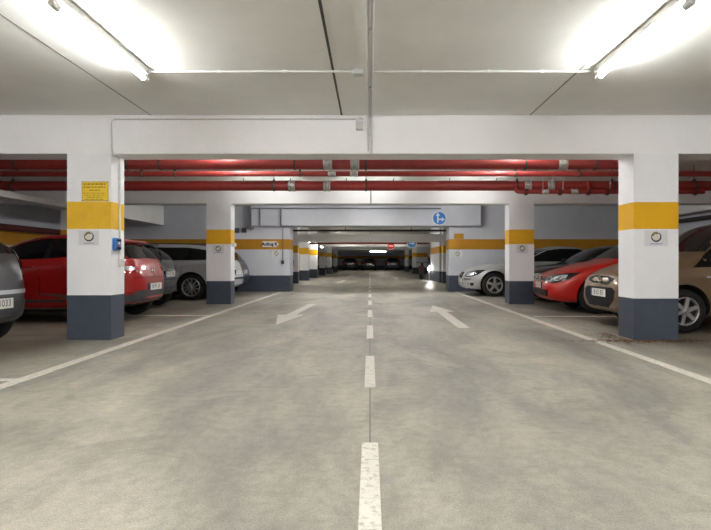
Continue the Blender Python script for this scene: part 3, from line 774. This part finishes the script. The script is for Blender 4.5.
        fn = lambda u, v, q: (sg*(.0005+.002*q), sg*u, v)
        mb = MB(); mb.prism([(-w/2, -h/2), (w/2, -h/2), (w/2, h/2), (-w/2, h/2)], fn, 'plate')
        fn2 = lambda u, v, q: (sg*(.001+.003*q), sg*u, v)
        mb.prism([(-w/2, -h/2), (-w/2+.045, -h/2), (-w/2+.045, h/2), (-w/2, h/2)], fn2, 'plateblue')
        text_into(mb, text, h*.95, lambda u, v, q: (sg*.0045, sg*(u+.02), v), 'dark')
        s.part('registration', mb.mesh('registration'), o)
        return o
    def mirror(s, x, z, sg, m=None):
        mb = MB(); bm = bmesh.new(); bmesh.ops.create_uvsphere(bm, u_segments=14, v_segments=10, radius=1)
        y = s.W*.93
        for v in bm.verts: v.co = (x+v.co.x*.085+(.03 if v.co.x > 0 else 0)*0, sg*(y+.11+v.co.y*.105), z+v.co.z*.07)
        mb.bm(bm, m or s.paint, True); mb.box(x-.02, x+.04, min(sg*(y-.12), sg*(y+.05)), max(sg*(y-.12), sg*(y+.05)), z-.05, z-.02, 'dark', .01)
        s.part('wing_mirror', mb.mesh('wing_mirror'))
    def handle(s, x, z, sg, m=None):
        hit, nr, _, _ = s.bvh.ray_cast(Vector((x, sg*4, z)), Vector((0, -sg, 0)))
        mb = MB(); mb.box(-.09, .09, -.018, .018, -.016, .016, m or s.paint, .007)
        o = s.part('door_handle', mb.mesh('door_handle')); o.location = s.off+hit+Vector((0, sg*.008, 0))
    def badge(s, z, end, rad, kind, yc=0):
        d = Vector((1, 0, 0)) if end == 'front' else Vector((-1, 0, 0)); sg = -1 if end == 'front' else 1
        hit, nr, _, _ = s.bvh.ray_cast(Vector((s.L/2, yc, z))-d*8, d)
        mb = MB(); q = 1.45 if kind == 'oval' else 1
        ts = [2*PI*i/28 for i in range(28)]
        vs = []
        for t in ts:
            for k, a in ((1, 0), (1, 1), (.84, 1), (.84, 0)): vs.append((sg*(.002+.012*a), math.cos(t)*rad*k*q, math.sin(t)*rad*k))
        mb.add(vs, [(i*4+k, i*4+(k+1) % 4, ((i+1) % 28)*4+(k+1) % 4, ((i+1) % 28)*4+k) for i in range(28) for k in range(4)], 'chrome', True)
        fn = lambda u, v, w: (sg*(.003+.008*w), sg*u*rad, v*rad)
        def stroke(a, b, t=.11):
            a = Vector(a); b = Vector(b); n = Vector((-(b-a).y, (b-a).x)).normalized()*t
            mb.prism([tuple(a+n), tuple(b+n), tuple(b-n), tuple(a-n)], fn, 'chrome')
        if kind == 'vw':
            for a, b in (((-.36, .84), (0, .12)), ((.36, .84), (0, .12)), ((-.78, .40), (-.38, -.72)), ((-.38, -.72), (0, .02)), ((0, .02), (.38, -.72)), ((.38, -.72), (.78, .40))): stroke(a, b)
            mb.prism([(math.cos(t)*.86, math.sin(t)*.86) for t in ts], lambda u, v, w: (sg*.001*(1+w), sg*u*rad, v*rad), 'ink')
        elif kind == 'oval':
            for a, b in (((-.55, -.65), (-.3, .7)), ((.3, -.7), (.55, .65)), ((-.42, .05), (.42, -.05))): stroke(a, b)
        elif kind == 'star':
            for a in (90, 210, 330): stroke((0, 0), (math.cos(math.radians(a))*.9, math.sin(math.radians(a))*.9), .09)
        elif kind == 'wing':
            for a, b in (((-.8, .2), (-.3, .35)), ((-.3, .35), (0, -.25)), ((0, -.25), (.3, .35)), ((.3, .35), (.8, .2))): stroke(a, b)
        o = s.part('badge', mb.mesh('badge')); o.location = s.off+Vector((hit.x, yc, z))

def hatch_spec(L=4.2, W=.885, H=1.48, r=.315, ovf=.88, wb=2.58, nose=.70, cowl=.98, cowlx=1.12, rim=.66, spokes=5, tailx=.36, spw=.045, tail=.92, roundtail=False):
    k = H/1.48
    return dict(L=L, W=W, r=r, rim=rim, spokes=spokes, spw=spw, axles=(ovf, ovf+wb),
        top=[(0, .50), (.025, nose-.08), (.09, nose), (.25, nose+.07), (.6, nose+.17), (.95, cowl-.03), (cowlx, cowl), (cowlx+.42, 1.24*k), (cowlx+.80, 1.42*k), (cowlx+1.15, 1.475*k), (L*.64, H), (L*.80, H-.035), (L-tailx-.08, H-.10), (L-tailx+.02, H-.15), (L-.19, 1.12*k), (L-.085, tail), (L-.03, tail-.15), (L, .60)],
        bot=[(0, .30), (.12, .22), (.5, .18), (L-.6, .19), (L-.15, .27), (L, .36)],
        wid=[(0, W*.66), (.05, W*.80), (.16, W*.90), (.40, W*.965), (.9, W*.995), (L*.5, W), (L-.8, W*.985)]+([(L-.42, W*.955), (L-.24, W*.88), (L-.12, W*.77), (L-.04, W*.60), (L, W*.42)] if roundtail else [(L-.35, W*.955), (L-.12, W*.90), (L-.03, W*.82), (L, W*.74)]),
        belt=[(0, .50), (.3, nose-.02), (.9, cowl-.10), (cowlx+.4, .93*k+.02), (L-.9, .99*k+.02), (L-.3, 1.0*k), (L, .66)],
        roofw=[(0, W*.70), (cowlx, W*.86), (cowlx+.5, W*.74), (cowlx+.9, W*.69), (L*.7, W*.68), (L-tailx, W*.66), (L-.15, W*.80), (L, W*.70)])

# ---- red hatchback nose-on, right bay (Golf-like)
sp = hatch_spec(); L = sp['L']
c = Car('hatchback_car', 'red hatchback parked nose out between the bronze car and a pillar', (5.45, 10.77, 0), sp, 'p_bred', rotz=math.radians(-5))
c.glass((.70, .55, 1.01, 1.385), None)
dlo = [(1.36, 1.0), (1.55, 1.10), (1.98, 1.355), (2.3, 1.395), (3.1, 1.38), (3.5, 1.30), (3.66, 1.13), (3.5, 1.06), (2.4, 1.01)]
c.windows(dlo, (2.28, 3.15))
c.front('grille', [(-.43, .595), (.43, .595), (.45, .665), (-.45, .665)], 'dark')
c.front('grille_trim', [(-.44, .582), (.44, .582), (.44, .594), (-.44, .594)], 'p_red', off=.012)
c.front('air_intake', [(-.62, .31), (.62, .31), (.66, .43), (-.66, .43)], 'dark', off=.008)
for sg in (-1, 1):
    hl = c.diagf('headlight', [(.33, .565), (.62, .555), (.86, .63), (1.0, .755), (.74, .735), (.36, .69)], 'lampblack', sg, off=.008)
    c.diagf('reflector', [(.58, .60), (.68, .60), (.80, .655), (.82, .705), (.70, .705), (.58, .675)], 'lampclear', sg, off=.012, parent=hl)
    c.diagf('reflector', [(.40, .59), (.51, .585), (.51, .675), (.40, .67)], 'chrome', sg, off=.012, parent=hl)
    c.mirror(1.48, 1.02, sg)
    c.line('door_seam', [(1.28, .95), (1.30, .5), (1.36, .28)], 'dark', sg); c.line('door_seam', [(2.33, 1.0), (2.34, .28)], 'dark', sg)
    c.handle(2.15, .86, sg)
c.badge(.632, 'front', .068, 'vw'); c.plate(.505, 'front', 'B·ST 412', push=.01)

# ---- bronze car, right bay next to pillar (small monocab)
sp = hatch_spec(L=4.1, W=.875, H=1.58, ovf=.80, wb=2.62, nose=.79, cowl=1.06, cowlx=.92, r=.292, spokes=6)
L = sp['L']
c = Car('compact_car', 'bronze compact car parked behind the pillar beside the red hatchback', (3.41+L/2, 8.2, 0), sp, 'p_gold')
c.glass((.72, .54, 1.09, 1.48), None)
dlo = [(.90, .875), (1.08, 1.03), (1.30, 1.19), (1.65, 1.38), (1.95, 1.46), (2.9, 1.48), (3.4, 1.40), (3.62, 1.22), (3.4, 1.02), (2.2, .92)]
c.windows(dlo, (1.34, 2.32, 3.15))
c.front('upper_grille', [(-.40, .675), (-.22, .635), (.22, .635), (.40, .675), (.44, .715), (.22, .745), (-.22, .745), (-.44, .715)], 'dark', off=.006)
c.front('grille_trim', [(-.40, .665), (-.22, .622), (.22, .622), (.40, .665), (.40, .675), (.22, .636), (-.22, .636), (-.40, .675)], 'chrome', off=.01, step=.1)
c.front('lower_grille', [(-.34, .30), (.34, .30), (.50, .42), (.52, .54), (.42, .585), (-.42, .585), (-.52, .54), (-.50, .42)], 'dark', off=.006)
for sg in (-1, 1):
    hl = c.diagf('headlight', [(.50, .66), (.68, .655), (.92, .75), (1.12, .86), (.82, .82), (.52, .74)], 'lampblack', sg, off=.008)
    c.diagf('reflector', [(.56, .675), (.66, .675), (.80, .735), (.76, .78), (.58, .73)], 'lampclear', sg, off=.012, parent=hl)
    c.diagf('fog_light', [(.56, .40), (.66, .40), (.68, .48), (.56, .48)], 'lampclear', sg, off=.008)
    c.mirror(1.52, 1.0, sg)
    c.line('door_seam', [(1.28, .86), (1.25, .6), (1.36, .26)], 'dark', sg); c.line('door_seam', [(2.36, .90), (2.38, .28)], 'dark', sg)
    c.handle(2.12, .84, sg)
    c.side('side_repeater', [(1.08, .735), (1.17, .74), (1.17, .765), (1.08, .76)], 'lampclear', sg)
c.badge(.692, 'front', .040, 'oval'); c.plate(.50, 'front', 'B·IO 83')

# ---- black low car behind the red hatchback
sp = hatch_spec(L=4.3, W=.88, H=1.36, nose=.68, cowl=.92, cowlx=1.2, tailx=.5); L = sp['L']
c = Car('coupe_car', 'black low car parked behind the red hatchback and second pillar', (3.62+L/2, 13.72, 0), sp, 'p_black')
c.glass((.70, .54, .95, 1.27), None)
c.windows([(1.45, .94), (1.65, 1.03), (2.1, 1.24), (2.45, 1.275), (3.2, 1.25), (3.6, 1.12), (3.4, 1.0), (2.4, .95)], (2.4, 3.15))
for sg in (-1, 1):
    c.diagf('headlight', [(.42, .56), (.64, .57), (.95, .70), (.70, .675), (.42, .645)], 'lampclear', sg, off=.008); c.mirror(1.55, .97, sg)
c.front('grille', [(-.42, .56), (.42, .56), (.42, .64), (-.42, .64)], 'dark'); c.plate(.45, 'front', 'B·EM 90')

# ---- silver saloon
def saloon_spec(L=4.6, W=.885, H=1.40, r=.325, ovf=.78, wb=2.78, nose=.72, cowl=.95, cowlx=1.3, spokes=5, rim=.69):
    return dict(L=L, W=W, r=r, rim=rim, spokes=spokes, spw=.06, axles=(ovf, ovf+wb),
        top=[(0, .52), (.03, nose-.10), (.10, nose-.02), (.3, nose+.06), (.7, nose+.15), (1.1, cowl-.03), (cowlx, cowl), (cowlx+.5, 1.17), (cowlx+.95, 1.345), (cowlx+1.35, H), (L*.62, H), (L*.72, H-.05), (L*.82, 1.15), (L*.88, 1.0), (L*.93, .96), (L-.05, .92), (L-.02, .8), (L, .6)],
        bot=[(0, .29), (.12, .20), (.5, .17), (L-.6, .18), (L-.15, .27), (L, .36)],
        wid=[(0, W*.55), (.05, W*.72), (.16, W*.84), (.40, W*.94), (.9, W*.99), (L*.5, W), (L-.8, W*.985), (L-.35, W*.93), (L-.1, W*.85), (L, W*.70)],
        belt=[(0, .50), (.3, nose-.04), (1.0, cowl-.11), (cowlx+.4, .91), (L-1.0, .95), (L-.3, .9), (L, .66)],
        roofw=[(0, W*.62), (cowlx, W*.86), (cowlx+.6, W*.72), (cowlx+1.0, W*.66), (L*.7, W*.65), (L*.84, W*.75), (L, W*.66)])
sp = saloon_spec(); L = sp['L']
c = Car('saloon_car', 'silver saloon with its nose sticking out beyond the second pillar', (2.62+L/2, 15.85, 0), sp, 'p_silver')
c.glass((.72, .53, .985, 1.30), (.68, .53, 1.02, 1.28))
c.windows([(1.6, .96), (1.8, 1.05), (2.3, 1.27), (2.65, 1.315), (3.2, 1.30), (3.6, 1.14), (3.7, 1.02), (3.4, .98), (2.6, .965)], (2.55, 3.3))
c.front('grille', [(-.20, .50), (.20, .50), (.27, .66), (-.27, .66)], 'dark', off=.008)
c.front('grille_trim', [(-.27, .665), (.27, .665), (.28, .685), (-.28, .685)], 'chrome', off=.012)
c.front('air_intake', [(-.5, .27), (.5, .27), (.5, .36), (-.5, .36)], 'dark')
for sg in (-1, 1):
    hl = c.diagf('headlight', [(.38, .55), (.56, .53), (.80, .60), (.97, .735), (.78, .725), (.42, .67)], 'lampblack', sg, off=.008)
    c.diagf('reflector', [(.44, .57), (.56, .555), (.70, .60), (.72, .68), (.46, .65)], 'lampclear', sg, off=.012, parent=hl)
    c.diagf('fog_light', [(.52, .30), (.68, .30), (.70, .38), (.52, .38)], 'dark', sg); c.mirror(1.75, .98, sg)
    c.diagf('bumper_strip', [(.34, .46), (.62, .46), (.62, .50), (.34, .50)], 'chrome', sg)
    c.line('door_seam', [(1.5, .9), (1.5, .3)], 'dark', sg); c.line('door_seam', [(2.62, .95), (2.64, .28)], 'dark', sg)
c.badge(.60, 'front', .07, 'star'); c.plate(.42, 'front', 'B·AR 71')

# ---- red hatchback behind the left pillar, tail out
sp = hatch_spec(L=4.0, W=.85, H=1.42, nose=.72, cowl=.98, cowlx=1.45, r=.30, ovf=.84, wb=2.52, tailx=.42, tail=.93, spokes=7, roundtail=True); L = sp['L']
sp['top'] = [(0, .50), (.025, .64), (.09, .72), (.25, .79), (.6, .89), (1.1, .95), (1.45, .99), (1.85, 1.20), (2.2, 1.345), (2.5, 1.405), (2.8, 1.42), (3.2, 1.40), (3.5, 1.34), (3.6, 1.28), (3.80, 1.09), (3.91, .95), (3.97, .78), (4.0, .60)]
c = Car('hatchback_car', 'red hatchback with its tail out beyond the yellow notice pillar', (-3.63-L/2, 9.28, 0), sp, 'p_red')
c.glass((.70, .54, 1.0, 1.32), (.66, .53, 1.0, 1.235))
dlo = [(1.62, .97), (1.80, 1.06), (2.15, 1.24), (2.45, 1.315), (2.9, 1.325), (3.2, 1.28), (3.42, 1.15), (3.36, 1.07), (2.6, 1.0)]
c.windows(dlo, (2.50, 3.12), gap=.09)
c.rear('lower_bumper', [(-.80, .33), (.80, .33), (.83, .46), (.45, .50), (-.45, .50), (-.83, .46)], 'cladding', off=.012)
c.rear('tailgate_line', [(-.62, .695), (.62, .695), (.62, .702), (-.62, .702)], 'dark', off=.002, thick=.003)
for sg in (-1, 1):
    tl = c.diagr('tail_light', [(.34, .80), (.62, .78), (.92, .84), (.94, .89), (.62, .92), (.36, .88)], 'lampred', sg, off=.01)
    c.diagr('clear_lens', [(.47, .82), (.62, .815), (.68, .85), (.62, .89), (.47, .87)], 'lampclear', sg, off=.014, parent=tl)
    c.diagr('reflector', [(.48, .44), (.66, .44), (.66, .48), (.48, .48)], 'lampred', sg, off=.016)
    c.diagr('bumper_corner', [(.45, .32), (.95, .30), (1.05, .36), (.80, .47), (.45, .475)], 'cladding', sg, off=.010)
    c.side('sill_cladding', [(1.18, .18), (2.95, .18), (2.95, .225), (1.18, .225)], 'cladding', sg, off=.01)
    c.side('sill_strip', [(1.2, .23), (2.93, .23), (2.93, .242), (1.2, .242)], 'chrome', sg, off=.008)
    c.mirror(1.72, 1.0, sg, 'p_red')
    c.line('door_seam', [(1.46, .9), (1.40, .3)], 'dark', sg); c.line('door_seam', [(2.54, .99), (2.56, .3)], 'dark', sg)
    c.line('door_seam', [(3.1, .98), (3.02, .62), (2.86, .3)], 'dark', sg)
    c.handle(2.38, .88, sg); c.handle(3.0, .90, sg)
c.side('fuel_flap', [(3.3, .70), (3.44, .70), (3.44, .83), (3.3, .83)], 'p_red', -1, off=.003)
mb = MB(); mb.box(0, .16, -.50, .50, -.02, .015, 'p_red', .01); o = c.part('roof_spoiler', mb.mesh('roof_spoiler')); o.location = c.off+Vector((L-.50, 0, 1.30))
mb = MB(); mb.tube([(0, 0, 0), (-.03, 0, .05), (.12, 0, .20)], .005, 'dark', 6); o = c.part('aerial', mb.mesh('aerial')); o.location = c.off+Vector((L-.75, 0, 1.365))
c.badge(.80, 'rear', .06, 'wing'); c.plate(.545, 'rear', 'B·MI 28')

# ---- dark grey hatchback second on the left
sp = hatch_spec(L=4.0, W=.84, H=1.44, nose=.72, cowl=.98, r=.30, tailx=.5, tail=.90, roundtail=True); L = sp['L']
c = Car('hatchback_car', 'dark grey hatchback with its tail between the red car and silver estate', (-4.14-L/2, 11.4, 0), sp, 'p_dgrey')
c.glass((.70, .54, 1.0, 1.33), (.66, .52, .985, 1.26))
c.windows([(1.20, .97), (1.42, 1.08), (1.85, 1.28), (2.2, 1.335), (2.9, 1.32), (3.2, 1.24), (3.34, 1.10), (3.2, 1.03), (2.2, .985)], (2.2, 2.95))
c.rear('lower_bumper', [(-.80, .34), (.80, .34), (.80, .44), (-.80, .44)], 'cladding', off=.01)
c.rear('bumper_line', [(-.74, .585), (.74, .585), (.74, .597), (-.74, .597)], 'dark', off=.002, thick=.003)
for sg in (-1, 1):
    c.diagr('tail_light', [(.40, .72), (.64, .72), (.78, .80), (.78, .92), (.60, .93), (.42, .80)], 'lampred', sg, off=.01); c.mirror(1.36, 1.0, sg)
mb = MB(); mb.box(0, .14, -.48, .48, -.02, .015, 'p_dgrey', .01); mb.box(.138, .143, -.10, .10, -.012, .004, 'lampred'); o = c.part('roof_spoiler', mb.mesh('roof_spoiler')); o.location = c.off+Vector((L-.56, 0, 1.315))
mb = MB(); mb.tube([(L-.29, .1, 1.24), (L-.17, -.02, 1.06), (L-.10, -.25, .96)], .008, 'dark', 6); c.part('rear_wiper', mb.mesh('rear_wiper'))
c.badge(.835, 'rear', .05, 'ring'); c.plate(.70, 'rear', 'B·KC 506')

# ---- silver-grey estate
sp = hatch_spec(L=4.6, W=.885, H=1.42, nose=.70, cowl=.94, cowlx=1.25, r=.32, ovf=.86, wb=2.77, rim=.73, spokes=11, spw=.032, tailx=.36, tail=.93); L = sp['L']
c = Car('estate_car', 'silver grey estate parked tail out behind the second left pillar', (-3.50-L/2, 14.58, 0), sp, 'p_grey')
c.glass((.70, .54, .97, 1.32), (.66, .52, .985, 1.24))
c.windows([(1.5, .965), (1.7, 1.06), (2.15, 1.27), (2.5, 1.32), (3.5, 1.31), (3.95, 1.25), (4.12, 1.15), (4.18, 1.04), (4.0, 1.005), (2.6, .975)], (2.5, 3.42))
for sg in (-1, 1):
    c.side('window_trim', [(1.5, .945), (2.6, .958), (4.1, .988), (4.1, 1.0), (2.6, .97), (1.5, .957)], 'chrome', sg, off=.006)
    c.diagr('tail_light', [(.40, .70), (.66, .70), (.90, .78), (.88, .87), (.60, .90), (.42, .86)], 'lampred', sg, off=.01)
    c.diagr('clear_lens', [(.50, .72), (.66, .72), (.74, .77), (.50, .78)], 'lampclear', sg, off=.014)
    mb = MB(); mb.tube([(2.1, sg*.55, 1.39), (2.2, sg*.55, 1.425), (3.9, sg*.55, 1.41), (4.0, sg*.55, 1.35)], .014, 'darkmetal', 8); c.part('roof_rail', mb.mesh('roof_rail'))
    c.line('door_seam', [(3.44, .96), (3.36, .62), (3.1, .3)], 'dark', sg); c.line('door_seam', [(2.52, .95), (2.54, .3)], 'dark', sg)
    c.handle(3.25, .86, sg); c.mirror(1.65, .98, sg)
    c.side('fuel_flap', [(3.62, .74), (3.77, .74), (3.77, .86), (3.62, .86)], 'p_grey', sg, off=.003)
c.rear('bumper_strip', [(-.70, .50), (.70, .50), (.70, .55), (-.70, .55)], 'chrome', off=.01); c.badge(.82, 'rear', .05, 'ring'); c.plate(.68, 'rear', 'B·TA 19')

# ---- dark car beyond the estate
sp = hatch_spec(L=4.1, W=.85, H=1.40, nose=.70, cowl=.95, r=.31); L = sp['L']
c = Car('hatchback_car', 'dark blue grey car against the lift wall beyond the silver estate', (-3.76-L/2, 16.55, 0), sp, 'p_navy')
c.glass((.70, .54, .97, 1.30), (.66, .52, .96, 1.22))
c.windows([(1.3, .96), (1.5, 1.06), (1.95, 1.26), (2.3, 1.31), (3.0, 1.29), (3.4, 1.1), (3.2, 1.02), (2.3, .97)], (2.3, 3.0))
for sg in (-1, 1): c.diagr('tail_light', [(.38, .70), (.70, .70), (.82, .82), (.60, .88), (.40, .84)], 'lampclear', sg, off=.01)
c.rear('bumper_line', [(-.7, .58), (.7, .58), (.7, .6), (-.7, .6)], 'chrome', off=.006); c.plate(.66, 'rear', 'B·FR 33')

# ---- dark grey car cut by the left edge
sp = hatch_spec(L=4.1, W=.86, H=1.47, nose=.72, cowl=1.0, r=.31, tailx=.50, tail=.97, roundtail=True); L = sp['L']
c = Car('hatchback_car', 'dark grey car tail cut off by the frame edge before the first pillar', (-3.93-L/2, 5.78, 0), sp, 'p_dgrey')
c.glass((.70, .54, 1.02, 1.36), (.66, .54, 1.04, 1.28))
c.windows([(1.3, 1.0), (1.5, 1.1), (1.95, 1.32), (2.3, 1.37), (3.0, 1.35), (3.4, 1.2), (3.3, 1.08), (2.3, 1.02)], (2.3, 3.0))
c.rear('lower_bumper', [(-.80, .34), (.80, .34), (.84, .52), (-.84, .52)], 'cladding', off=.012)
c.rear('bumper_strip', [(-.58, .60), (.58, .60), (.58, .645), (-.58, .645)], 'p_grey', off=.012)
for sg in (-1, 1):
    c.diagr('tail_light', [(.40, .74), (.66, .74), (.74, .90), (.66, 1.10), (.54, 1.08), (.42, .90)], 'lampblack', sg, off=.01)
c.badge(.86, 'rear', .06, 'ring'); c.plate(.505, 'rear', 'B·D 1033')

# ---- three cars against the far wall
for px, pm, lb in ((349.6, 'p_black', 'leftmost of the three far cars parked against the end wall'), (369, 'p_black', 'middle one of the three far cars parked against the end wall'), (393, 'p_navy', 'rightmost of the three far cars parked against the end wall')):
    sp = hatch_spec(L=4.1, W=.83, H=1.46); L = sp['L']
    c = Car('parked_car', lb, ((px-VX)*61/FPX, 61+L/2, 0), sp, pm, rotz=-PI/2, group='cars against the end wall')
    c.glass((.70, .54, 1.01, 1.36), (.66, .53, 1.0, 1.30))
    for sg in (-1, 1):
        c.diagr('tail_light', [(.38, .72), (.70, .74), (.78, .84), (.60, .92), (.40, .86)], 'lampred', sg, off=.01); c.mirror(1.4, 1.0, sg)
    c.plate(.72, 'rear', 'B·XA 50', w=.6, h=.16); c.rear('lower_bumper', [(-.7, .34), (.7, .34), (.7, .44), (-.7, .44)], 'cladding', off=.01)

# ------------------------------------------------------------------ dry leaves and grit by the right pillars
mb = MB(); rnd = random.Random(11)
def leafat(x, y, s):
    a = rnd.uniform(0, 6.3); t = rnd.uniform(-.5, .5)
    pts = [(-1, 0), (-.3, .45), (.5, .35), (1, 0), (.4, -.4), (-.4, -.4)]
    vs = [(x+s*(u*math.cos(a)-v*math.sin(a)), y+s*(u*math.sin(a)+v*math.cos(a)), .006+s*.25*abs(v)+s*.15*(u+1)*abs(t)) for u, v in pts]
    mb.add(vs, [(0, 1, 2, 3), (0, 3, 4, 5)], 'leaf')
for _ in range(1100):
    q = rnd.random()
    if q < .55: leafat(rnd.gauss(3.3, .42), 6.66-abs(rnd.gauss(0, .13)), rnd.uniform(.008, .026))
    elif q < .7: leafat(3.14-abs(rnd.gauss(0, .12)), rnd.uniform(6.5, 7.3), rnd.uniform(.008, .026))
    elif q < .9: leafat(rnd.gauss(3.3, .5), 12.3-abs(rnd.gauss(0, .15)), rnd.uniform(.008, .02))
    else: leafat(rnd.uniform(2.6, 5), rnd.uniform(5.6, 6.6), rnd.uniform(.006, .014))
o = obj('leaf_litter', mb); o['kind'] = 'stuff'; tag(o, 'dry brown leaves and grit around the right pillar bases', 'leaf litter')

# ------------------------------------------------------------------ world, camera, view
w = bpy.data.worlds.new('World'); S.world = w; w.use_nodes = True
w.node_tree.nodes['Background'].inputs[0].default_value = (.5, .52, .56, 1); w.node_tree.nodes['Background'].inputs[1].default_value = .0
cam = bpy.data.cameras.new('Camera'); co = bpy.data.objects.new('Camera', cam); C.objects.link(co); S.camera = co
co.location = (0, 0, CH); co.rotation_euler = (PI/2, 0, 0)
cam.sensor_width = 36; cam.lens = 36*FPX/711; cam.shift_x = -(VX-355.5)/711; cam.shift_y = -(265-VY)/711
cam.clip_start = .05; cam.clip_end = 200
S.view_settings.view_transform = 'Standard'; S.view_settings.look = 'None'; S.view_settings.gamma = 1; S.view_settings.use_curve_mapping = False
S.view_settings.exposure = 3.35
S.cycles.max_bounces = 10; S.cycles.diffuse_bounces = 6; S.cycles.glossy_bounces = 4; S.cycles.sample_clamp_indirect = 6
S.cycles.use_denoising = True
